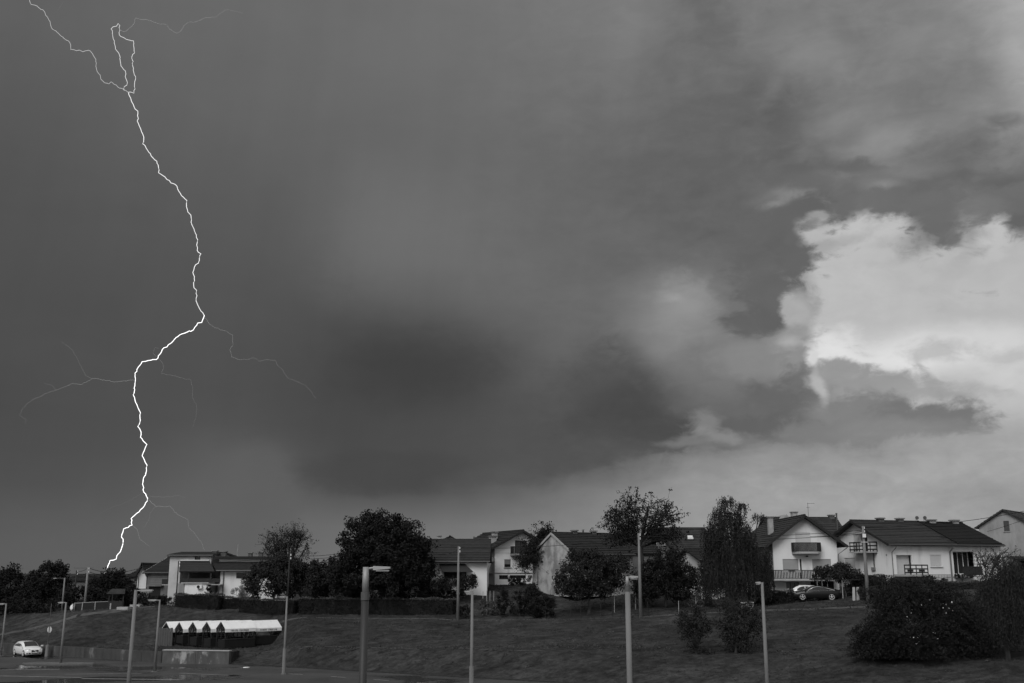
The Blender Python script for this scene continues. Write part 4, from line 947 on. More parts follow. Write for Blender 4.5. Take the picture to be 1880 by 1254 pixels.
# big round tree and its neighbours
leafy_tree('round_tree', 'large dense round-crowned tree behind the long clipped hedge', 700, 112, [(700,1000,84,58),(650,1040,46,42),(752,1035,46,48),(700,1050,80,45),(620,1062,28,30),(690,962,42,24),(735,968,36,22),(770,1010,28,32),(690,1010,60,50),(715,1040,60,40)], leaf_dk, 800, 75, 0.26, 0.62, 0.34, shell=0.25)
twiggy_tree('bare_topped_tree', 'half bare upright tree beside the round-crowned tree', 528, 119, 1050, [(508,1005,26,34),(540,1005,32,42)], leaf_md, 9, 9, 5, 4, 0.16, 0.16, leafspread=0.22)
leafy_tree('bushy_tree', 'broad bushy tree right of the low white house', 500, 116, [(485,1064,36,32),(530,1060,40,34),(575,1068,34,36),(460,1078,14,22),(520,1040,26,20)], leaf_md, 330, 70, 0.22, 0.5, 0.14)
leafy_tree('bushy_tree', 'low bushy tree between the round tree and the white-fronted house', 600, 117.5, [(600,1060,34,34),(640,1078,30,26),(572,1055,20,24)], leaf_dk, 180, 70, 0.22, 0.5, 0.14)
leafy_tree('garden_tree', 'dark tree spreading before the awning house porch', 790, 113.5, [(775,1045,28,26),(760,1085,36,20),(800,1078,26,20),(835,1078,30,17),(858,1066,17,14)], leaf_dk, 210, 65, 0.2, 0.42, 0.12)
twiggy_tree('fruit_tree', 'small gnarled tree between the balcony house and the old barn', 990, 119, 1036, [(986,1008,24,32),(978,1030,20,22),(1000,985,10,12)], leaf_dk, 6, 7, 5, 11, 0.2, 0.15, leafspread=0.3)
twiggy_tree('spreading_tree', 'tall open tree with radiating limbs behind the tallest concrete pole', 1179, 108, 1004, [(1178,946,66,46),(1144,962,40,30),(1216,956,38,36),(1138,986,30,14),(1222,986,32,16)], leaf_dk, 6, 8, 5, 6, 0.22, 0.26, leafspread=0.24)
leafy_tree('garden_tree', 'bushy dark tree hiding the middle of the old barn', 1080, 106.5, [(1075,1048,44,34),(1045,1068,26,26),(1110,1060,30,32),(1135,1050,28,32),(1062,1022,18,16),(1095,1030,30,20),(1060,1084,28,16),(1100,1080,30,18),(1038,1080,20,18)], leaf_md, 380, 65, 0.2, 0.48, 0.13)
leafy_tree('garden_tree', 'wide dark tree under the open tree with radiating limbs', 1222, 107, [(1215,1060,42,38),(1250,1075,34,30),(1185,1075,26,34),(1225,1030,36,22),(1262,1060,20,22)], leaf_dk, 320, 65, 0.2, 0.48, 0.15)
# the willow blown by the wind
def willow(name, label, px, Y, top, strands, m, trunk=0.2, per=26, size=0.2, group=None):
    b = ground(px, Y); t = thing(name, label, 'tree', b, 0, group); mb = MB(); lw = lobes_world(top, Y, b, 0.8)
    fork = Vector((0, 0, max(1.0, min(c[2] for c, r in lw) * 0.45))); limb(mb, (0, 0, -0.4), fork, trunk * 1.3, trunk, 0.03, 4, 7); P_ = []
    for c, r in lw: limb(mb, fork, c, trunk * 0.6, 0.04, 0.08)
    for c, r in lw:
        k = int(strands * (r[0] * r[2]) ** 0.6)
        for _ in range(k):
            d = RNG.normal(size=3); d[2] = abs(d[2]); d /= np.linalg.norm(d); p = c + d * r * RNG.uniform(0.3, 1.0)
            ln = RNG.uniform(0.5, 1.0) * min(r[2] * 1.7, p[2] - 0.5); ln = max(ln, 0.4); k2 = max(5, int(per * ln / 2.2))
            q = np.linspace(0, 1, k2)[:, None]; out = np.array([d[0], d[1], 0]) * 0.35 + np.array([-0.05, 0, 0])
            s = p + out * np.sin(q * 1.6) * min(ln, 1.2) * 0.6 + np.array([0, 0, -1.0]) * (q ** 1.25) * ln
            P_.append(s + RNG.normal(size=s.shape) * 0.07)
            if RNG.random() < 0.35: mb.tube([Vector(s[0]), Vector(s[len(s) // 2]), Vector(s[-1])], [0.012, 0.009, 0.005], 3, False)
    mb.build('trunk', bark_m, t); leaf_mesh('crown', np.concatenate(P_), size, m, t, 0.32, 0.55); return t
willow('willow_tree', 'tall weeping tree with a windblown top between the annex and balcony house', 1345, 106, [(1334,922,18,14),(1322,944,22,18),(1352,948,20,16),(1335,965,36,28),(1316,990,24,34),(1360,985,30,34),(1392,950,15,9),(1340,1020,46,44),(1310,1040,24,40),(1378,1035,34,44),(1345,1062,62,34),(1304,982,18,28),(1298,1050,18,44),(1403,1045,18,48),(1362,930,16,10)], 78, leaf_md, 0.3, 34, 0.2)
# right foreground: great bush and weeping tree
def arching_bush(name, label, px, Y, lobes, m, fronds=500, size=0.2, petals=()):
    b = ground(px, Y); t = thing(name, label, 'bush', b); lw = lobes_world(lobes, Y, b, 0.8); P_ = []; mb = MB()
    for _ in range(10): limb(mb, (random.uniform(-.5, .5), random.uniform(-.3, .3), -0.3), Vector(lw[random.randrange(len(lw))][0]), 0.07, 0.02, 0.12)
    mb.build('stem', bark_m, t)
    ws = np.array([r[0] * r[2] for _, r in lw]); ws /= ws.sum()
    for c, r in lw:
        pass
    for (c, r), q in zip(lw, ws):
        for _ in range(int(fronds * q)):
            d = RNG.normal(size=3); d /= np.linalg.norm(d); p = c + d * r * RNG.uniform(0.45, 0.98); side = np.array([d[0] + RNG.normal() * 0.35, d[1] * 0.5 - 0.4, 0.15]); side /= np.linalg.norm(side)
            ln = RNG.uniform(0.7, 1.5) * (1.6 if RNG.random() < .2 else 1); k = 34; s_ = np.linspace(0, 1, k)[:, None]
            spine = p + side * s_ * ln * 0.8 + np.array([0, 0, -1.0]) * (s_ ** 2) * ln * 0.5
            P_.append(spine + RNG.normal(size=(k, 3)) * np.array([0.09, 0.09, 0.05]))
    pts = np.concatenate(P_); pts = pts[pts[:, 2] > 0.03]
    leaf_mesh('crown', pts, size, m, t, 0.4, 0.2)
    if len(petals):
        pp = []
        for (qx, qy, n_) in petals:
            c = P(qx, qy, Y - 2.2); pp.append(np.array([c.x - b.x, c.y - b.y, c.z - b.z]) + RNG.normal(size=(n_, 3)) * 0.24)
        fo = leaf_mesh('blossom', np.concatenate(pp), 0.12, petal_m, t, 0.8); fo['kind'] = 'stuff'
    return t
arching_bush('great_bush', 'huge dark arching bush in the right foreground dotted with pale blossom', 1690, 79.8, [(1690,1152,96,58),(1620,1170,50,40),(1745,1130,52,52),(1660,1102,60,36),(1690,1082,50,24),(1770,1165,40,44),(1596,1192,26,20),(1700,1188,84,26),(1640,1185,60,26)], leaf_dk, 3000, 0.15,
             [(1683,1172,9),(1708,1161,3),(1672,1120,3),(1741,1112,3),(1722,1108,2),(1696,1108,2),(1748,1105,2),(1726,1118,2)])
willow('weeping_tree', 'thin weeping tree with a bare slender trunk at the right edge', 1850, 78.2, [(1852,1050,30,32),(1825,1078,30,40),(1872,1080,34,44),(1848,1110,50,44),(1812,1110,24,44),(1885,1120,30,44),(1840,1140,40,40)], 190, leaf_md, 0.17, 30, 0.15)
twiggy_tree('bare_sapling', 'bare twiggy sapling standing up behind the great bush', 1822, 84, 1070, [(1815,1040,24,30),(1850,1038,26,34)], leaf_md, 4, 6, 4, 4, 0.12, 0.07, leafspread=0.2)
leafy_tree('garden_tree', 'low spreading shrubbery between the pole and the corner house', 1625, 104, [(1620,1078,34,20),(1655,1080,30,18),(1600,1090,24,14)], leaf_md, 130, 60, 0.2, 0.4, 0.08)
leafy_tree('young_tree', 'left of the two small trees on the open slope', 1277, 86.2, [(1272,1152,29,34),(1258,1140,20,22),(1290,1146,20,22),(1277,1122,16,16),(1275,1184,15,14)], leaf_md, 140, 34, 0.15, 0.4, 0.1, shell=0.3)
leafy_tree('young_tree', 'right of the two small trees on the open slope, with several stems', 1350, 85.8, [(1358,1150,46,36),(1337,1142,26,30),(1384,1140,28,34),(1352,1114,34,18),(1360,1180,34,20)], leaf_md, 250, 34, 0.15, 0.42, 0.12, shell=0.3)
shrub('small weeds at the foot of the two small trees', 1302, 86, [(1300,1202,16,4)], leaf_dk, 14, 50, 0.15, 0.22)
# vine arbour over the dark car is built with its posts further down
# left background trees
leafy_tree('far_tree', 'leftmost dark tree of the row beyond the bank', 15, 130, [(14,1078,34,34),(22,1055,20,16),(-10,1085,24,36),(30,1102,30,22)], leaf_dk, 200, 65, 0.25, 0.55, 0.2)
leafy_tree('far_tree', 'tall dark tree left of the leaning concrete pole', 92, 129, [(90,1060,34,28),(106,1048,20,16),(70,1080,30,32),(110,1085,26,28),(60,1100,36,22)], leaf_dk, 250, 65, 0.25, 0.55, 0.22)
leafy_tree('far_tree', 'round dark tree right of the leaning pole under the lightning', 200, 134, [(200,1075,32,26),(212,1060,18,14),(178,1082,24,18),(232,1085,18,20)], leaf_dk, 190, 65, 0.25, 0.5, 0.18)
leafy_tree('far_tree', 'low dark thicket behind the mesh fence', 150, 127, [(150,1095,34,18),(120,1100,20,18),(185,1100,30,16),(215,1102,20,14)], leaf_dk, 170, 60, 0.22, 0.45, 0.1)
leafy_tree('far_tree', 'dark thicket at the foot of the leftmost trees', 40, 124, [(25,1112,40,14),(75,1113,34,12),(-15,1112,30,14)], leaf_dk, 150, 60, 0.2, 0.4, 0.08)
shrub('rounded bush between the thicket and the carport house', 245, 122, [(245,1095,18,16),(262,1102,14,12),(228,1103,14,12)], leaf_dk, 70, 70, 0.18, 0.35)
shrub('dark bush in front of the carport house', 278, 120.5, [(285,1104,24,9),(305,1103,12,10)], leaf_dk, 50, 70, 0.16, 0.3)
# hedges
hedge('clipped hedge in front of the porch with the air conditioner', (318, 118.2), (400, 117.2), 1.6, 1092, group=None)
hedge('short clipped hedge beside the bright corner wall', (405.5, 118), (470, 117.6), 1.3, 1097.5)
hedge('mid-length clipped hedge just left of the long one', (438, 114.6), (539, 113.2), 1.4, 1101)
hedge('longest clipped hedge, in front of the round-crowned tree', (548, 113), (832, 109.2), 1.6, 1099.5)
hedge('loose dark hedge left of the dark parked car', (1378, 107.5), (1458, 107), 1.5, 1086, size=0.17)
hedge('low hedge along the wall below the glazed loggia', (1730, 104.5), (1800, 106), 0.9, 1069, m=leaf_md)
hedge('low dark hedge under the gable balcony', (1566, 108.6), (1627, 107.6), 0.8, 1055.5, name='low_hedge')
leafy_tree('silver_bush', 'pale silvery bush against the bright corner wall', 437, 118.8, [(436,1085,14,14),(448,1088,9,8)], leaf_br, 40, 80, 0.14, 0.28, 0.05, cat='shrub', trunkname='stem')
shrub('small pointed conifer before the porch wall', 385, 119.2, [(384,1088,8,11),(384,1079,4,6)], leaf_dk, 26, 70, 0.12, 0.2, name='conifer')
shrub('rounded shrub left of the low shrub pair on the lawn', 925, 107.5, [(923,1097,11,17)], leaf_dk, 36, 80, 0.14, 0.25)
shrub('wide dark shrub on the lawn below the balcony house', 955, 107.5, [(952,1100,17,14),(965,1098,14,14)], leaf_dk, 50, 80, 0.14, 0.28)
shrub('tall upright shrub behind the low shrub on the lawn', 976, 109.5, [(976,1075,15,20),(978,1090,17,14)], leaf_md, 60, 80, 0.15, 0.28)
shrub('low mounded shrub at the right of the lawn group', 1000, 106.5, [(998,1103,27,9),(985,1106,14,7)], leaf_dk, 110, 80, 0.13, 0.25)
shrub('trimmed shrub row in front of the balcony house cellar windows', 950, 122.5, [(940,1066,9,7),(955,1066,10,7)], leaf_dk, 30, 70, 0.14, 0.24)
shrub('tall grass clump by the concrete pole at the hedge end', 850, 107.8, [(848,1120,5,6),(857,1117,6,6)], leaf_md, 20, 60, 0.16, 0.18)
shrub('heart-shaped clipped bush by the stone plinth', 1710, 107.2, [(1706,1058,5,4.5),(1714,1058,5,4.5),(1710,1063,4,4)], leaf_dk, 36, 80, 0.09, 0.12, name='topiary')
shrub('small round clipped bush near the party wall downpipe', 1737, 106.8, [(1736,1066,8,6)], leaf_dk, 22, 80, 0.1, 0.14, name='topiary')
shrub('potted flowers along the loggia terrace edge', 1768, 108.8, [(1765,1056,12,3),(1785,1057,12,3)], leaf_md, 26, 50, 0.12, 0.15, zbase=zof(1062, 108.8))
# grass tufts and flower specks over the bank (uncountable)
def tufts():
    from mathutils import noise as mn
    pts = []
    while len(pts) < 26000:
        u = RNG.uniform(-0.52, 0.55, 4000); y = 62 + 62 * RNG.random(4000) ** 0.8
        for a, b in zip(u, y):
            x = a * b; z = zt(x, b)
            if z > 0.6 and mn.noise(Vector((x * 0.35, b * 0.45, 3))) > -0.15 * random.random() * 3: pts.append((x, b, z))
    p = np.array(pts[:26000]); n = len(p)
    ang = RNG.uniform(0, math.pi, n); h = RNG.uniform(0.0, 0.13, n); w = RNG.uniform(0.05, 0.16, n); lean = RNG.normal(size=(n, 2)) * 0.08
    v = np.empty((n, 3, 3)); dx, dy = np.cos(ang) * w, np.sin(ang) * w * 0.4
    v[:, 0] = p + np.stack([dx, dy, np.full(n, -0.02)], 1); v[:, 1] = p + np.stack([-dx, -dy, np.full(n, -0.02)], 1); v[:, 2] = p + np.stack([lean[:, 0] * 2 + 0.05, lean[:, 1] + 0.25, h + 0.07], 1)
    o = mesh_obj('grass_tufts', v.reshape(-1, 3).tolist(), [(3 * i, 3 * i + 1, 3 * i + 2) for i in range(n)], grass_m)
    tag(o, 'rough uncut grass growing over the bank and slope', 'grass', kind='stuff')
tufts()
def weeds():
    pts = []; rnd = random.Random(11)
    while len(pts) < 230:
        px = rnd.uniform(180, 1880); y = rnd.choice((rnd.uniform(68, 108), None))
        if y is None: y = float(np.interp(px, [500, 1000, 1880], [99, 91.5, 79])) + rnd.uniform(-.5, 1.0)
        g = ground(px, y)
        if g.z > 0.5 and abs(g.x) < 60: pts.append((g, rnd.uniform(.08, .26)))
    P_ = np.concatenate([np.array([g.x, g.y, g.z + r * .3]) + in_ball(26) * np.array([r * 1.8, r, r * .8]) for g, r in pts])
    o = leaf_mesh('weeds', P_, 0.13, leaf_lt, None, 0.4); tag(o, 'low pale weeds scattered over the grass bank', 'weeds', kind='stuff')
weeds()

# ------------------------------------------------------------------ retaining wall, ramp, stop sign
def retaining(label, A, B, h, m, cop=None, thick=0.35, copm=None, piers=False):
    a, b = onflat(*A), onflat(*B); L_ = (b - a).length; rz = math.atan2(b.y - a.y, b.x - a.x)
    t = thing('retaining_wall', label, 'wall', (a.x, a.y, 0), rz); n = max(2, int(L_ / 2.6))
    for i in range(n): MB().box(L_ * i / n, L_ * (i + 1) / n - 0.025, 0.0, thick + random.uniform(0, .02), -0.3, h + random.uniform(-.02, .02)).build('wall_panel', m, t)
    MB().box(0.02, L_ - .02, thick + 0.05, 2.2, -.3, h - .06).build('backfill', grass_m, t)
    if cop:
        for i in range(n): MB().box(L_ * i / n, L_ * (i + 1) / n - 0.012, -0.06, thick + 0.06, h + 0.022, h + 0.022 + cop).build('coping_stone', copm or concrete, t)
    return t
stain = mat('concrete_streaked', 0.055, 0.9, 0.4, 1.5, 0.4, 20, dark=0.17, dscale=0.9, dthr=(0.54, 0.72), stretch=(1, 1, 0.35))
stain2 = mat('concrete_patched', 0.09, 0.9, 0.4, 1.5, 0.4, 20, dark=0.34, dscale=0.75, dthr=(0.52, 0.66), stretch=(1.0, 1, 0.5))
retaining('long low stained retaining wall behind the white car and lamp posts', (-60, 1194.5), (296, 1217), 0.98, stain, thick=0.35)
retaining('pale patched retaining wall with a thin slab top under the market stalls', (297, 1218.2), (420, 1220.3), 1.16, stain2, 0.07, thick=0.5)
# sloping ramp with handrail on the left bank
a = P(70, 1174, 116.5); b = P(166, 1158, 117.5); d = b - a
t = thing('ramp', 'pale concrete ramp edge with a thin handrail on the left bank', 'ramp', a)
MB().prism([(0, 0, -0.22), (d.x, d.y, d.z - 0.22), (d.x, d.y, d.z), (0, 0, 0)], (0.1, 0.55, 0)).build('ramp_beam', concrete, t)
MB().prism([(0.35 * d.x, 0.12 + 0.35 * d.y, -1.5), (d.x - 0.1, d.y + 0.12, -1.2), (d.x - 0.1, d.y + 0.12, d.z - 0.24), (0.35 * d.x, 0.12 + 0.35 * d.y, 0.35 * d.z - 0.24)], (0, 0.3, 0)).build('cheek_wall', concrete_d, t)
for k in range(5): q = Vector((0.25, 0.35, 0)) + d * (0.1 + 0.22 * k); MB().tube([q + Vector((0, 0, -.1)), q + Vector((0, 0, 0.85))], 0.025, 5).build('rail_post', gutter_m, t)
for zz in (0.45, 0.85): MB().tube([Vector((0.25, 0.35, zz)) + d * 0.1, Vector((0.25, 0.35, zz)) + d * 0.98], 0.022, 5).build('handrail', gutter_m, t)
for k in range(3): MB().box(-1.0 + k * 0.35, -0.66 + k * 0.35, -0.1, 0.5, -0.75 + k * 0.02, -0.5 + k * 0.17).build('step', concrete, t)
# sign seen from behind
b = onflat(85.5, 1205); t = thing('road_sign', 'octagonal sign plate seen from behind on a thin post beside the white car', 'sign', (b.x, b.y, 0), R(-25))
MB().tube([(0, 0, 0), (0, 0, zof(1108, b.y))], 0.035, 6).build('post', gutter_m, t)
MB().tube([(0, 0, 0), (0, 0, 1.15)], [0.2, 0.15], 8).build('post_sleeve', pole_conc, t)
zc = zof(1156, b.y); MB().prism([(0.33 * math.cos(w), 0.05, zc + 0.33 * math.sin(w)) for w in np.linspace(math.pi / 8, 2 * math.pi + math.pi / 8, 8, endpoint=False)], (0, 0.012, 0)).build('sign_plate', sign_m, t)

# ------------------------------------------------------------------ lamp posts
def lamp_post(label, base, top_z, arm, r0=0.13, r1=0.075, side=-1, m=None, head=0.5, collar=None, sleeve=None, yaw=0.0):
    r0, r1 = r0 * 0.88, r1 * 0.9
    t = thing('lamp_post', label, 'lamp post', base, yaw, 'lamp posts of the lot and road'); H = top_z - base[2]; m = m or pole_conc
    hc = H * (collar or 0.0)
    if collar:
        MB().tube([(0, 0, -.2), (0, 0, hc)], [r0, r0 * 0.86], 12).build('pole', m, t, True); MB().tube([(0, 0, hc - .1), (0, 0, hc + .14)], [r0 * 0.98, r0 * 0.98], 12).build('collar', gutter_m, t)
        MB().tube([(0, 0, hc + .1), (0, 0, H)], [r1, r1 * 0.94], 10).build('upper_pole', pole_metal, t, True)
    else: MB().tube([(0, 0, -.2), (0, 0, H)], [r0, r1], 12).build('pole', m, t, True)
    if sleeve: MB().tube([(0, 0, -.2), (0, 0, sleeve)], [r0 * 1.25, r0 * 1.15], 10).build('base_sleeve', concrete_d, t)
    MB().box(-.045, .045, -r0 * 1.0 - .012, -r0 * .55, .75, 1.12).build('access_door', gutter_m, t); MB().box(-r0 * 1.7, r0 * 1.7, -r0 * 1.7, r0 * 1.7, 0.006, 0.045).build('base_plate', concrete_d, t)
    MB().tube([(0, 0, H - 0.06), (side * arm * 0.4, 0, H - 0.02)], 0.035, 6).build('arm', pole_metal, t)
    x0, x1 = side * arm * 0.3, side * arm
    hd = MB(); hd.prism([(x0, -.09, H - .10), (x1, -.13, H - .05), (x1, -.13, H + .01), (x0, -.09, H + .03)], (0, .22, 0)); lh = hd.build('lamp_head', concrete, t)
    MB().box(min(x0 * 1.4, x1 * .95), max(x0 * 1.4, x1 * .95), -.08, .08, H - .13, H - .085).build('lens', lamp_m, lh)
    return t
def flatbase(px, py): p = onflat(px, py); return (p.x, p.y, 0.0)
def vbase(px, Y, z=0.0, top_py=1080): p = P(px, top_py, Y); return (p.x, Y, z)
b = flatbase(1.6, 1204.5); lamp_post('lamp post cut by the left edge', b, zof(1108, b[1]), 0.75, 0.12, 0.08)
b = flatbase(111, 1219.5); lamp_post('lamp post on the pale traffic island', b, zof(1105.5, b[1]), 0.72, 0.16, 0.08)
b = vbase(249.6, 62, 0, 1082); lamp_post('thick lamp post left of the market stalls, head turned right', b, zof(1083, 62), 1.0, 0.17, 0.10, 1)
b = flatbase(284, 1233.5); lamp_post('slim lamp post touching the left end of the stalls', b, zof(1101, b[1]), 1.0, 0.16, 0.075)
b = flatbase(520.5, 1238); lamp_post('lamp post just right of the market stalls', b, zof(1095, b[1]), 0.62, 0.14, 0.075, sleeve=2.1)
b = vbase(672, 33, 0, 1040); lamp_post('nearest and thickest lamp post with long head, before the long hedge', b, zof(1041, 33), 0.76, 0.155, 0.115, 1, mat('pole_dark', 0.045, 0.55, 0.2, 1.5, 0.1, 30, metal=0.2, stretch=(1.5, 1.5, 0.12), dark=0.26, dscale=1.4, dthr=(0.56, 0.66)), collar=0.895)
b = vbase(867, 68, 0, 1085); lamp_post('slim lamp post right of the concrete pole at the hedge end', b, zof(1085, 68), 0.5, 0.145, 0.085, sleeve=2.6)
b = vbase(1151.5, 46, 0, 1058); lamp_post('pale lamp post with a collar in front of the tallest concrete pole', b, zof(1058, 46), 0.46, 0.15, 0.085, 1, collar=0.935)
b = vbase(1399, 60, 0, 1069); lamp_post('lamp post standing before the loose hedge and dark car', b, zof(1069, 60), 0.36, 0.155, 0.085)

# ------------------------------------------------------------------ overhead line poles and wires
TOPS = {}
def line_pole(key, label, px, py_top, Y, r0=0.15, r1=0.09, m=None, armw=0.0, cross=0, name='utility_pole', lamp=0, insul=True):
    p = P(px, py_top, Y); g = zt(p.x, Y); H = p.z - g
    t = thing(name, label, 'pole', (p.x, Y, g)); MB().tube([(0, 0, -.5), (0, 0, H)], [r0, r1], 10).build('shaft', m or pole_conc, t, True)
    if armw: MB().bar((-armw, 0, H - .12), (armw * 0.4, 0, H - .12), 0.06).build('crossarm', gutter_m, t)
    if insul:
        for k in range(2): MB().tube([(0.13, 0, H - .25 - k * .35), (0.13, 0, H - .05 - k * .35)], [0.06, 0.04], 6).build('insulator', trim_w, t)
    if lamp: MB().bar((0, 0, H - .05), (-lamp, 0, H - .02), 0.05).build('lamp_arm', gutter_m, t); MB().box(-lamp - .3, -lamp + .05, -.08, .08, H - .08, H).build('lamp_head', concrete, t)
    TOPS[key] = Vector((p.x, Y, p.z)); return t
line_pole('a', 'leaning-looking concrete pole among the far left trees', 161.7, 1041, 121.5, 0.15, 0.10, armw=1.6)
line_pole('b', 'concrete pole at the right end of the long clipped hedge', 842, 1003, 107.2, 0.17, 0.09)
line_pole('c', 'tallest pale concrete pole in front of the open tree', 1172.5, 979, 103.2, 0.19, 0.10)
q = line_pole('d', 'concrete pole with junction boxes beside the corner house', 1584, 966, 103.6, 0.21, 0.11)
MB().box(-.16, .16, -.3, -.11, -1.1 + (TOPS['d'].z - q.location.z), -.75 + (TOPS['d'].z - q.location.z)).build('junction_box', trim_w, q); MB().bar((-.35, -.12, TOPS['d'].z - q.location.z - 1.55), (.35, -.12, TOPS['d'].z - q.location.z - 1.55), 0.05).build('bracket', trim_w, q)
line_pole('e', 'dark wooden pole in front of the half bare tree', 532, 1016, 113.5, 0.09, 0.07, wood_d)
line_pole('f', 'short street lamp pole among the far left trees', 119, 1061, 125, 0.11, 0.08, name='street_lamp', lamp=1.0, insul=False)
line_pole('g', 'far dark pole tip left of the leaning concrete pole', 141, 1047, 150, 0.12, 0.1, wood_d)
line_pole('i', 'dark service pole against the low house wall', 328, 1030, 119.8, 0.07, 0.06, wood_d)
def wire(a, b, sag, label, n=1, r=0.014, dz=0.35):
    r *= 1.4
    a, b = Vector(a), Vector(b); t = thing('overhead_wire', label, 'wire', a)
    for k in range(n):
        o = Vector((0, 0, -dz * k)); pts = [o + (b - a) * s + Vector((0, 0, -sag * 4 * s * (1 - s))) for s in np.linspace(0, 1, 15)]
        MB().tube(pts, r, 4).build('strand', wire_m, t)
TL = lambda k, dz=-0.2: TOPS[k] + Vector((0, 0, dz))
wire(TL('b'), TL('c', -0.35), 0.35, 'wire from the hedge-end pole to the tallest pole')
wire(TL('c', -.3), TL('d', -.4), 0.3, 'wires from the tallest pole to the corner house pole', 2, 0.016)
wire(TL('d', -.1), P(1905, 933, 108), 0.5, 'wire from the corner house pole out past the right edge', 1, 0.018)
wire(P(1812, 976, 121), P(1905, 944, 112), 0.1, 'service wire to the bare grey gable', 1, 0.014)
wire(TL('b', -.3), P(805, 1018, 115.6), 0.2, 'service wire from the hedge-end pole to the awning house')
wire(TL('a', -.1), P(253, 1044, 129), 0.5, 'wires from the leaning pole to the narrow white house', 3, 0.02, 0.4)
wire(TL('a', -.1), TL('g', -.1), 0.2, 'wires from the leaning pole to the far dark pole', 2, 0.018, 0.5)
wire(TL('e'), P(645, 1012, 114), 0.25, 'wires from the dark wooden pole into the round tree', 2, 0.016, 0.3)
wire(P(330, 1030, 119.5), TL('e'), 0.35, 'wire from the low house to the dark wooden pole', 1, 0.016)
wire(TL('d', -.5), P(1487, 985, 112.2), 0.15, 'service wire from the corner house pole to the balcony house', 1, 0.016)

# ------------------------------------------------------------------ market stalls
def make_stall(label, px, Y, apex_py, rz, wid, Ln, legs_to=None):
    ap = P(px, apex_py, Y); gx = Matrix.Rotation(rz, 3, 'Z') @ Vector((Ln / 2, 0, 0)); g = zt(ap.x + gx.x, ap.y + gx.y); H = ap.z - g
    t = thing('market_stall', label, 'market stall', (ap.x, ap.y, g), rz, 'row of market stalls'); w = wid / 2; zr, ze = H, H - 0.72
    def tv(x, y):
        q = Matrix.Rotation(rz, 3, 'Z') @ Vector((x, y, 0)) + Vector((ap.x, ap.y, 0)); return zt(q.x, q.y) - g - 0.1
    c = MB(); e = 0.02
    for s in (-1, 1):
        c.prism([(0, 0, zr), (Ln, 0, zr), (Ln, s * w, ze), (0, s * w, ze)], (0, 0, -e))
        c.prism([(0, s * w, ze), (Ln, s * w, ze), (Ln, s * w * 1.01, ze - .32), (0, s * w * 1.01, ze - .32)], (0, -s * e, 0))
    # white hem round both gables
    for x in (-0.012, Ln + 0.012 - e):
        for s in (-1, 1): c.prism([(x, 0, zr + .004), (x, s * w, ze + .004), (x, s * w, ze - .32), (x, s * (w - .05), ze - .32), (x, s * (w - .05), ze - .03), (x, 0, zr - .05)], (e, 0, 0))
    cn = c.build('canopy', canvas_m, t)
    # printed lettering band on the long valance (too small to read)
    lt = MB(); x = Ln * 0.17; rnd = random.Random(int(px))
    for word in (8, 10):
        for _ in range(word):
            k = rnd.choice((0.05, 0.07, 0.08)); lt.box(x, x + 0.03, -w * 1.01 - .014, -w * 1.01 - .006, ze - .25, ze - .09)
            if rnd.random() < 0.7: zz = rnd.choice((ze - .12, ze - .18, ze - .25)); lt.box(x + .03, x + k, -w * 1.01 - .014, -w * 1.01 - .006, zz, zz + .03)
            if rnd.random() < 0.6: lt.box(x + k - .018, x + k, -w * 1.01 - .0145, -w * 1.01 - .0065, ze - .25, ze - .12)
            x += k + 0.035
        x += 0.12
    lo_ = lt.build('lettering', canvas_in, cn); lo_['kind'] = 'stuff'
    for x in (0.10, Ln - .10):
        for s in (-1, 1):
            MB().bar((x, s * (w - .12), tv(x, s * w)), (x, s * (w - .12), ze - 0.02), 0.07).build('leg', wood_d, t)
            MB().bar((x, s * (w - .14), 1.05), (x, s * 0.12, zr - .35), 0.05).build('brace', wood_d, t)
            MB().bar((x + (0.75 if x < 1 else -0.75), s * (w - .10), ze - .06), (x + (.05 if x < 1 else -.05), s * (w - .10), 1.0), 0.05).build('brace', wood_d, t)
        MB().bar((x, -w + .1, ze - .02), (x, w - .1, ze - .02), 0.06).build('tie_beam', wood_d, t); MB().bar((x, 0, 0.95), (x, 0, zr - .06), 0.06).build('king_post', wood_d, t)
    MB().bar((0.05, 0, zr - .05), (Ln - .05, 0, zr - .05), 0.06).build('ridge_pole', wood_d, t)
    MB().box(0.0, Ln, -w + .02, -w + .62, 0.88, 0.95).build('counter', wood_d, t)
    MB().box(0.03, Ln - .03, -w + .04, -w + .07, 0.12, 0.875).build('front_panel', tarp_m, t)
    MB().box(0.02, 0.05, -w + .072, w - .5, 0.12, 0.9).build('side_panel', tarp_m, t); MB().box(Ln - .05, Ln - .02, -w + .072, w - .5, 0.12, 0.9).build('side_panel', tarp_m, t)
    MB().box(0.2, Ln - .2, w - .5, w - .1, 0.5, 0.55).build('shelf', wood_d, t)
    return t
TH = R(44); names = ['first', 'second', 'third', 'fourth', 'fifth']
for i, px in enumerate((305.6, 329.5, 354.5, 380, 406)):
    make_stall(names[i] + ' market stall from the left, white gable canopy over dark counter' if i < 4 else 'fifth market stall from the left, its long white roof side showing', px, 110.6 - i * 1.32, 1141.4 - (0.3 * i if i > 1 else 0), TH, 1.95, 3.6 if i < 4 else 3.35)
make_stall('rightmost market stall, set apart by a dark gap', 461, 108.1, 1139.4, TH, 1.95, 3.0)
# dark rear screen boards behind the stalls
a = P(291, 1160, 109.5); t = thing('timber_screen', 'dark upright timber screen at the left end of the stalls', 'screen', (a.x, a.y, zt(a.x, a.y)), R(5))
for k in range(6): MB().box(k * 0.24, k * 0.24 + 0.22, 0, 0.05, -0.2, 1.75 + 0.05 * (k % 2)).build('board', wood_m, t)

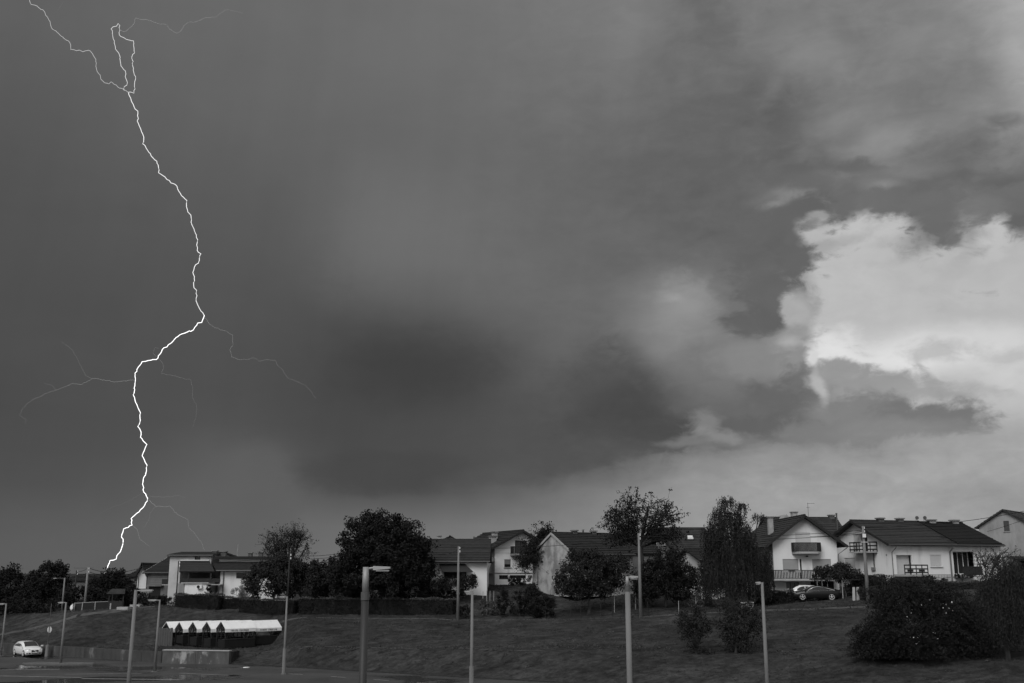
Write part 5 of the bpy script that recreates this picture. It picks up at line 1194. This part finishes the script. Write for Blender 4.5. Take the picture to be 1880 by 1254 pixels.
# ------------------------------------------------------------------ cars
def loft(st, sec, name, m, parent):
    vs = []; n = 0
    for s in st:
        ring = sec(s); full = ring + [(-y, z) for y, z in reversed(ring[1:-1])]; n = len(full); vs += [(s[0], y, z) for y, z in full]
    fs = [(i * n + j, i * n + (j + 1) % n, (i + 1) * n + (j + 1) % n, (i + 1) * n + j) for i in range(len(st) - 1) for j in range(n)]
    fs += [tuple(range(n))[::-1], tuple((len(st) - 1) * n + j for j in range(n))]
    o = mesh_obj(name, vs, fs, m, parent, True); return o
def section(s):
    x, zl, zb, zt_, hw, hwt = s
    return [(0, zl), (hw * .90, zl), (hw * .985, zl + .14), (hw, zl + (zb - zl) * .55), (hw * .975, zb), (hwt, zt_ - .045), (hwt * .72, zt_), (0, zt_ + .012)]
def lerp_st(st, x):
    xs = [s[0] for s in st]; return tuple([x] + [float(np.interp(x, xs, [s[k] for s in st])) for k in range(1, 6)])
def wheel(parent, x, y, r, w, spoke_m, side):
    a, b = (y - w, y) if side > 0 else (y, y + w)
    wv = MB(); n = 22; prof = [(a, r * .80), (a, r * .97), (a + .03, r), (b - .03, r), (b, r * .97), (b, r * .80)]
    for yy, rr in prof:
        for k in range(n): wv.v.append((x + rr * math.cos(2 * math.pi * k / n), yy, r + rr * math.sin(2 * math.pi * k / n)))
    for i in range(5):
        for k in range(n): wv.f.append((i * n + k, i * n + (k + 1) % n, (i + 1) * n + (k + 1) % n, (i + 1) * n + k))
    tw = wv.build('wheel', rubber_m, parent, True); yo = (b - .02) if side > 0 else (a + .02); yi = yo - side * .05
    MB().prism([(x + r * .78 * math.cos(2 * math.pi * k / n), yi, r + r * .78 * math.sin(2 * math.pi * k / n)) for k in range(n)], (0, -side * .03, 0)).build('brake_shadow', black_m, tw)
    sp = MB(); 
    for k in range(5):
        w0 = 2 * math.pi * k / 5 + .3; c = Vector((x, yo, r)); dv = Vector((math.cos(w0), 0, math.sin(w0))); sp.bar(c + dv * .02, c + dv * r * .74, 0.07, 0.035)
    ring = [(x + r * .76 * math.cos(2 * math.pi * k / n), yo, r + r * .76 * math.sin(2 * math.pi * k / n)) for k in range(n + 1)]
    sp.tube(ring, 0.022, 5, False); sp.build('rim', spoke_m, tw)
    mb = MB(); mb.prism([(x + (r + .055) * math.cos(v), yo - side * .14, r + (r + .055) * math.sin(v)) for v in np.linspace(-.35, math.pi + .35, 16)], (0, side * .128, 0)).build('wheel_arch', black_m, parent)
def car(name, label, loc, rz, paint, st, wheels, r, glassx, ws, rw, chrome=False, pillar=None, front='hatch'):
    t = thing(name, label, 'car', loc, rz); loft(st, section, 'body', paint, t); hw = max(s[4] for s in st)
    for wx in wheels:
        for s in (-1, 1): wheel(t, wx, s * (hw + .005), r, 0.2, alloy_m, s)
    def pt(x, i, side, off=0.012, sh=0.0):
        s = lerp_st(st, x); sec = section(s); y, z = sec[i]; return Vector((x, side * (y + off), z))
    for s in (-1, 1):
        edges = []
        for (x0, x1, sh0, sh1) in glassx:
            xs = np.linspace(x0, x1, 7); lo, hi = [], []
            for i, x in enumerate(xs):
                a, b = pt(x, 4, s), pt(x, 5, s); k = i / 6; f0 = 0.08; f1 = 0.90 - (sh0 * (1 - k) ** 2 + sh1 * k ** 2)
                lo.append(a.lerp(b, f0)); hi.append(a.lerp(b, max(f0 + .03, f1)))
            g = MB(); n = len(xs); g.v = [tuple(p) for p in lo + hi]; g.f = [(i, i + 1, n + i + 1, n + i) for i in range(n - 1)]; g.build('side_window', carglass, t)
            edges.append((lo, hi))
        if chrome:
            lo = sum([e[0] for e in edges], []); hi = sum([e[1] for e in edges], []); loop = lo + hi[::-1] + [lo[0]]
            MB().tube([p + Vector((0, s * .012, 0)) for p in loop], 0.036, 5, False).build('window_trim', chrome_m, t)
        m_ = pt(ws[1] - .12, 4, s, .02); mb = MB(); mb.tube([m_ + Vector((0, 0, .06)), m_ + Vector((.0, s * .10, .10))], 0.02, 5); mb.box(m_.x - .06, m_.x + .08, *sorted((m_.y + s * .08, m_.y + s * .26)), m_.z + .05, m_.z + .19); mb.build('wing_mirror', paint, t)
    for nm, (x0, x1) in (('windscreen', ws), ('rear_window', rw)):
        xs = np.linspace(x0, x1, 6); v = []; f = []
        for x in xs:
            sec = section(lerp_st(st, x)); row = [(-sec[5][0] * .93, sec[5][1]), (-sec[6][0], sec[6][1]), (0, sec[7][1]), (sec[6][0], sec[6][1]), (sec[5][0] * .93, sec[5][1])]
            v += [(x + (.012 if nm == 'windscreen' else -.012), y, z + .014) for y, z in row]
        for i in range(5):
            for j in range(4): f.append((i * 5 + j, i * 5 + j + 1, (i + 1) * 5 + j + 1, (i + 1) * 5 + j))
        mesh_obj(nm, v, f, carglass, t)
    xf = st[-1][0]; 
    for s in (-1, 1):
        MB().prism([(xf - .30, s * hw * .93, .70), (xf - .02, s * hw * .52, .64), (xf - .03, s * hw * .52, .74), (xf - .33, s * hw * .93, .80)], (.03, s * .012, 0)).build('headlight', lamp_m, t)
        MB().prism([(xf - .10, s * hw * .88, .30), (xf + .0, s * hw * .46, .29), (xf - .0, s * hw * .46, .40), (xf - .10, s * hw * .88, .41)], (.05, s * .01, 0)).build('air_intake', black_m, t)
        MB().box(st[0][0] - .015, st[0][0] + .05, *sorted((s * hw * .55, s * hw * .86)), .74, .90).build('tail_light', mat('tail_lens', 0.09, 0.2), t)
    gm = MB().prism([(xf + .005, -.34, .66), (xf + .005, .34, .66), (xf + .01, .27, .28), (xf + .01, -.27, .28)], (.03, 0, 0)).build('grille', black_m, t)
    MB().box(xf + .037, xf + .05, -.26, .26, .36, .46).build('number_plate', plate_m, gm)
    rg = MB()
    for k in range(4): rg.tube([(xf + .045, -.105 + k * .07 + .045 * math.cos(w), .575 + .045 * math.sin(w)) for w in np.linspace(0, 2 * math.pi, 13)], 0.007, 4, False)
    rg.build('emblem', chrome_m, gm)
    return t
#        x     zl   belt  top   hw   hwtop
HATCH = [(-2.08,.34,.72,.88,.72,.60),(-2.02,.26,.88,1.04,.80,.62),(-1.75,.20,.92,1.30,.86,.58),(-1.35,.17,.92,1.41,.88,.60),(-.6,.17,.91,1.44,.885,.62),(.15,.17,.90,1.43,.885,.62),(.55,.17,.89,1.30,.885,.64),(.95,.17,.88,1.06,.88,.70),(1.2,.17,.86,.955,.875,.74),(1.7,.17,.78,.88,.85,.72),(1.98,.20,.70,.78,.78,.64),(2.10,.26,.60,.68,.68,.56)]
FAST = [(-2.35,.36,.76,.92,.74,.60),(-2.28,.26,.90,1.00,.82,.62),(-1.8,.20,.93,1.10,.88,.60),(-1.3,.17,.94,1.26,.90,.60),(-.7,.17,.93,1.36,.905,.61),(-.1,.17,.92,1.40,.905,.62),(.35,.17,.91,1.37,.905,.63),(.8,.17,.90,1.20,.90,.66),(1.25,.17,.88,.99,.89,.74),(1.6,.17,.85,.93,.88,.74),(2.05,.19,.77,.85,.83,.68),(2.28,.22,.68,.76,.76,.62),(2.36,.28,.60,.66,.68,.56)]

c = onflat(51.5, 1203.5)
car('parked_car', 'white three-door hatchback parked by the sign at far left', (c.x, c.y - .2, 0.006), R(-47), white_paint, HATCH, (-1.28, 1.30), .315, [(-1.55, .45, .55, .45)], (.22, 1.12), (-2.0, -1.5))
def carpos(px, Y): p = ground(px, Y); return (p.x, p.y, p.z + 0.02)
car('parked_car', 'dark fastback saloon with bright window trim by the loose hedge', carpos(1498.5, 107.2), R(171), dark_paint, FAST, (-1.42, 1.40), .33, [(-1.75, -.15, .62, 0.0), (-.10, .85, .0, .62)], (.42, 1.2), (-1.9, -.9), chrome=True)
car('parked_car', 'white hatchback half hidden behind the dark saloon', carpos(1470, 110.0), R(176), white_paint, HATCH, (-1.28, 1.30), .315, [(-1.55, -.4, .5, .0), (-.34, .45, .0, .45)], (.22, 1.12), (-2.0, -1.5))

# ------------------------------------------------------------------ garden things
def arbour():
    Y = 107.6; b = ground(1528, Y); t = thing('vine_arbour', 'leafy vine arbour on slim posts behind the dark car', 'arbour', b); k = Y * CP / FPX
    zt_ = zof(1064, Y) - b.z
    for px in (1504, 1513, 1523, 1541.5, 1556):
        x = xof(px, Y) - b.x; y = 0 if px != 1541.5 else -1.5; MB().tube([(x, y, -.3), (x + .02, y, zt_)], 0.045, 6).build('post', wood_l if px == 1541.5 else concrete_d, t)
    for y in (-1.5, 0, 1.2): MB().bar((xof(1496, Y) - b.x, y, zt_), (xof(1575, Y) - b.x, y, zt_), 0.08).build('beam', wood_d, t)
    lw = lobes_world([(1535,1052,40,13),(1510,1056,20,14),(1560,1058,26,16),(1545,1040,18,8),(1590,1072,22,16),(1575,1085,24,16)], Y, b, 1.0); cs = clump_centres(lw, 150, .3)
    pts = (cs[:, None, :] + in_ball(len(cs) * 60).reshape(len(cs), 60, 3) * .4).reshape(-1, 3); leaf_mesh('foliage', pts[pts[:, 2] > .1], .2, leaf_md, t)
arbour()
p = ground(1574, 104.6); t = thing('leaning_planks', 'two pale planks leaning in front of the shrubbery by the pole', 'planks', p)
for k, x in enumerate((-.35, .05)): MB().prism([(x - .15, -.1, -.05), (x + .13, -.1, -.05), (x + .32, .35, 1.25), (x + .08, .35, 1.25)], (0, .04, 0)).build('plank', wood_l if k else concrete, t)
p = ground(1373, 103.6); t = thing('crate_stack', 'pale slatted crates on the lawn under the weeping tree', 'crates', p)
for k in range(3):
    for j in range(4): MB().box(-.62 + k * .42, -.24 + k * .42, 0, .4, .05 + j * .17, .16 + j * .17).build('slat', concrete, t)
p = ground(1278, 106.2); t = thing('wire_trellis', 'pale looped garden trellis left of the annex wall', 'trellis', p)
for dx in (-.42, .42):
    MB().tube([(dx + .38 * math.cos(w), 0, 1.15 + .38 * math.sin(w)) for w in np.linspace(0, 2 * math.pi, 19)], 0.016, 5, False).build('hoop', concrete_d, t); MB().tube([(dx + .38 * math.cos(w), 0, .45 + .3 * math.sin(w)) for w in np.linspace(0, 2 * math.pi, 19)], 0.014, 5, False).build('hoop', concrete_d, t)
MB().tube([(0, 0, -.5), (0, 0, 1.5)], 0.03, 6).build('post', concrete, t)
p = ground(1298, 107.5); t = thing('slatted_gate', 'small dark slatted gate leaning by the annex wall', 'gate', p)
for k in range(5): MB().prism([(-.45 + k * .2, 0, .05), (-.33 + k * .2, 0, .05), (-.23 + k * .2, .2, 1.1), (-.35 + k * .2, .2, 1.1)], (0, .03, 0)).build('slat', wood_d, t)
for zz in (.25, .85): MB().bar((-.45, .05 + zz * .18, zz), (.62, .05 + zz * .18, zz), .05).build('rail', wood_d, t)
def post_fence(name, label, pts, h, m, r=0.04, wires=2, wm=None, panel=False):
    G = [ground(px, Y) for px, Y in pts]; o = G[0]; t = thing(name, label, 'fence', o)
    for g in G: MB().tube([g - o + Vector((0, 0, -.3)), g - o + Vector((random.uniform(-.04, .04), 0, h))], r, 6).build('post', m, t)
    for a, b in zip(G[:-1], G[1:]):
        for k in range(wires): z = h * (0.94 - k * 0.8 / max(1, wires - 1 or 1)); MB().tube([a - o + Vector((0, 0, z)), b - o + Vector((0, 0, z))], 0.012 if not panel else 0.03, 4).build('wire_strand' if not panel else 'rail', wm or wire_m, t)
        if panel:
            v = [a - o + Vector((0, 0, .06)), b - o + Vector((0, 0, .06)), b - o + Vector((0, 0, h * .92)), a - o + Vector((0, 0, h * .92))]; MB().prism(v, (0, .02, 0)).build('mesh_panel', mat('mesh_dark', 0.02, 0.8, 0.3, 8.0), t)
    return t
post_fence('wire_fence', 'dark post and wire fence along the garden below the old barn', [(1048, 106), (1066, 105.8), (1084, 105.6), (1104, 105.4), (1124, 105.2), (1144, 105), (1166, 104.8), (1190, 104.7)], 1.15, wood_d, wires=3)
for px, Y, tp in ((1128, 106.5, 1077), (1167, 107, 1081), (1246, 103.5, 1103), (886, 109, 1086), (893, 109.2, 1084), (899, 109.4, 1085), (906, 109.6, 1085)):
    g = ground(px, Y); t = MB().tube([(0, 0, -.3), (.03, 0, zof(tp, Y) - g.z)], .03, 6).build('garden_stake', wood_l); t.location = g
    tag(t, {1128: 'pale stake behind the wire fence, left of the collared lamp post', 1167: 'pale stake just left of the tallest pole', 1246: 'lone leaning pale stake on the lawn edge under the wide dark tree', 886: 'leftmost of four pale stakes in the vegetable patch', 893: 'second of four pale stakes in the vegetable patch', 899: 'third of four pale stakes in the vegetable patch', 906: 'rightmost of four pale stakes in the vegetable patch'}[px], 'stake', 'garden stakes')
shrub('pale weedy vegetable patch beside the four stakes', 898, 108.6, [(890,1106,16,6),(908,1106,14,6)], leaf_lt, 40, 50, 0.14, 0.2, name='vegetable_patch')
post_fence('mesh_fence', 'mesh fence with pale posts beside the leaning pole', [(136, 121), (150, 121), (174, 121.3), (198, 121.5)], .95, concrete, .05, 1, concrete, True)
p = ground(130.5, 120.6); t = thing('white_sack', 'bright white sack standing at the end of the mesh fence', 'sack', p)
MB().tube([(0, 0, -.05), (.02, 0, .35), (.05, 0, .62), (.1, 0, .78)], [.2, .2, .16, .06], 9).build('bag', trim_w, t, True); MB().tube([(.12, 0, .76), (.14, 0, .86)], [.05, .09], 7).build('tied_neck', trim_w, t)
def well():
    Y = 121; p = ground(215, Y); t = thing('well_house', 'little roofed well left of the carport house', 'well', p); s = Y * CP / FPX; zr = zof(1081, Y) - p.z; ze = zof(1090, Y) - p.z
    for x in (-.8, .8):
        for y in (-.5, .5): MB().bar((x, y, -.2), (x, y, ze), .12).build('post', wood_d, t)
    mb = MB(); slope_mesh(mb, (-1.05, -.85, ze), (1.05, -.85, ze), (-.75, 0, zr), (.75, 0, zr), .25, .03, .06); slope_mesh(mb, (-1.05, .85, ze), (1.05, .85, ze), (-.75, 0, zr), (.75, 0, zr), .25, .03, .06); mb.build('roof', tile_l, t)
    MB().box(-.75, .75, -.6, .6, -.2, .85).build('well_shaft', wood_d, t)
well()
for lab, A, B, h_ in (('pale concrete slab step on the terrace edge below the well', (214, 118.3), (234, 118.1), .3), ('second pale slab beyond the thick lamp post', (238, 119.4), (256, 119.2), .3)):
    a, b = ground(*A), ground(*B); L_ = (b - a).length; t = MB().box(0, L_, 0, .8, -.3, h_).build('concrete_slab', concrete); t.location = a; t.rotation_euler = (0, 0, math.atan2(b.y - a.y, b.x - a.x)); tag(t, lab, 'slab')
g = ground(202.5, 118.9); t = MB().box(-.06, .06, -.06, .06, -.3, .62).build('bollard', concrete); t.location = g; tag(t, 'single pale stub post at the end of the mesh fence', 'post')
p = onflat(452, 1226); t = MB().prism([(.3 * math.cos(w), .2 * math.sin(w), 0.006) for w in np.linspace(0, 2 * math.pi, 9, endpoint=False)], (0.02, 0, .06)).build('litter_bag', trim_w); t.location = p; tag(t, 'scrap of white litter lying on the wet road', 'litter')

# ------------------------------------------------------------------ lightning
def emit(name, v):
    m = bpy.data.materials.new(name); m.use_nodes = True; nt = m.node_tree; nt.nodes.clear(); e = nt.nodes.new('ShaderNodeEmission'); o = nt.nodes.new('ShaderNodeOutputMaterial')
    n = nt.nodes.new('ShaderNodeTexNoise'); n.inputs['Scale'].default_value = 0.03; mr = nt.nodes.new('ShaderNodeMapRange'); mr.inputs[3].default_value = v * 0.75; mr.inputs[4].default_value = v * 1.25
    tc = nt.nodes.new('ShaderNodeTexCoord'); nt.links.new(tc.outputs['Object'], n.inputs[0]); nt.links.new(n.outputs[0], mr.inputs[0]); nt.links.new(mr.outputs[0], e.inputs[1]); nt.links.new(e.outputs[0], o.inputs[0])
    m.cycles.emission_sampling = 'NONE'; return m
YL = 900.0; UL = YL * CP / FPX
MAIN_UP = [(52.7,-14),(54,0),(57,8),(68,11),(82,22),(84,28),(92,40),(95,52),(115,68),(128,78),(130,91),(140,93),(146,92),(152,95),(158,93),(166,94),(172,103),(176,109),(177,126),(184,138),(185,145),(192,152),(200,154),(204,150),(210,155),(220,162),(228,165),(236,170)]
MAIN = [(236,170),(241,185),(248,200),(253,204),(254,218),(252,222),(258,236),(262,246),(264,255),(262,264),(276,282),(280,289),(288,296),(291,308),(291,317),(303,325),(314,336),(325,342),(331,355),(343,368),(344,385),(351,400),(352,412),(357,424),(363,440),(361,450),(362,460),(369,466),(366,478),(357,490),(354,500),(357,508),(356,528),(361,533),(360,552),(366,566),(375,579)]
MAIN_LOW = [(375,579),(370.4,592),(363,593),(354.6,606),(343,610),(329.7,615),(318,626),(309,633),(297.8,642),(287,660),(271.7,662),(261,664),(248,685),(247.6,708),(244.7,725),(249,739),(258,758),(257.6,772),(253,783),(259,793),(258,803),(269.6,816),(265.5,826),(261,837),(270,854),(268,868),(263,880),(262.6,899),(271,915),(265.5,928),(255,940),(240.6,952),(242.6,964),(227,971),(223,986),(226,990),(224,1004),(217,1017),(213.6,1026),(202,1029),(197,1042),(191,1054),(189,1060)]
LOOP = [(228,166),(227,163),(234,152),(231,144),(230,130),(222,121),(219,100),(212,90),(210,75),(204,53),(208,49),(214,48),(217,43),(220,47),(219,64),(227,69),(235,73),(245,75),(246,88),(247,97),(242,105),(245,125),(249,145),(247,155),(248,163),(246,171),(240,169),(236,169)]
BRANCHES = [(0.46, [(220,55),(227,58),(235,54),(245,45),(249,33),(262,36),(277,38),(290,43),(306,46),(311,53),(318,58),(325,61),(331,58),(337,48),(345,41),(360,40),(380,32),(397,31),(405,24),(416,18),(430,20),(445,24)]),
 (0.34, [(377,584),(384,594),(395,602),(412,607),(427,615),(427,635),(422,642),(425,655),(437,660),(452,660),(466,657),(475,663),(492,660),(505,661),(509,671),(520,680),(528,694),(545,700),(562,707),(570,717),(580,731)]),
 (0.40, [(246,698),(228,699),(215,701),(195,699),(183,696),(170,695),(150,706),(133,704),(120,710),(103,716),(85,722),(62,733),(42,748),(36,762),(48,770),(46,778)]),
 (0.25, [(170,695),(157,690),(145,665),(133,642),(112,627)]), (0.24, [(103,716),(95,707),(80,703)]),
 (0.26, [(293,660),(300,672),(297,686),(310,688),(330,693),(350,697),(354,715),(353,730),(361,745),(360,765),(353,785)]),
 (0.26, [(287,655),(281,648),(285,638),(292,640)]),
 (0.40, [(271,917),(286,930),(312,929),(320,940),(345,954),(347,969),(358,980),(370,997),(376,1010)]),
 (0.26, [(286,930),(277,940),(272,957),(263,970)]), (0.34, [(245,966),(252,972),(257,990),(275,1003)]),
 (0.19, [(260,905),(235,921),(205,932),(185,942),(165,965),(140,985)]), (0.26, [(275,911),(300,913),(330,910),(340,913)]), (0.24, [(117,3),(112,10),(105,20)])]
def bolt_pts(pts, amp=0.9, seed=1):
    rnd = random.Random(seed); out = []
    for a, b in zip(pts[:-1], pts[1:]):
        L_ = math.hypot(b[0] - a[0], b[1] - a[1]); n = max(1, int(L_ / 4))
        for k in range(n):
            t = k / n; j = 0 if k == 0 else amp; out.append((a[0] + (b[0] - a[0]) * t + rnd.uniform(-j, j), a[1] + (b[1] - a[1]) * t + rnd.uniform(-j, j)))
    out.append(pts[-1]); dy = 0.0; res = []
    for q in out: dy += rnd.uniform(-1.5, 1.5); dy *= 0.97; res.append(P(q[0], q[1], YL + dy))
    return res
g0 = P(189, 1060, YL); lt = thing('lightning_bolt', 'branching white lightning bolt striking the ground at left', 'lightning', (g0.x, g0.y, g0.z)); org = Vector(lt.location)
def bolt(name, pts, r, m, seed, taper=False, amp=1.25):
    w = [p - org for p in bolt_pts(pts, amp, seed)]; rs = [UL * r * (1 - 0.6 * i / len(w) if taper else 1) for i in range(len(w))]
    MB().tube(w, rs, 5).build(name, m, lt)
bolt('main_channel', MAIN_LOW, 0.72, emit('bolt_core', 1.5), 1); bolt('main_channel', MAIN, 0.64, emit('bolt_core_upper', 0.95), 2)
bolt('upper_channel', MAIN_UP, 0.5, emit('bolt_upper', 0.48), 3); bolt('upper_loop', LOOP, 0.55, emit('bolt_loop', 0.7), 4)
for i, (v, pts) in enumerate(BRANCHES): bolt('branch', pts, 0.34, emit('bolt_branch', v * 0.55), 10 + i, True, 1.1)
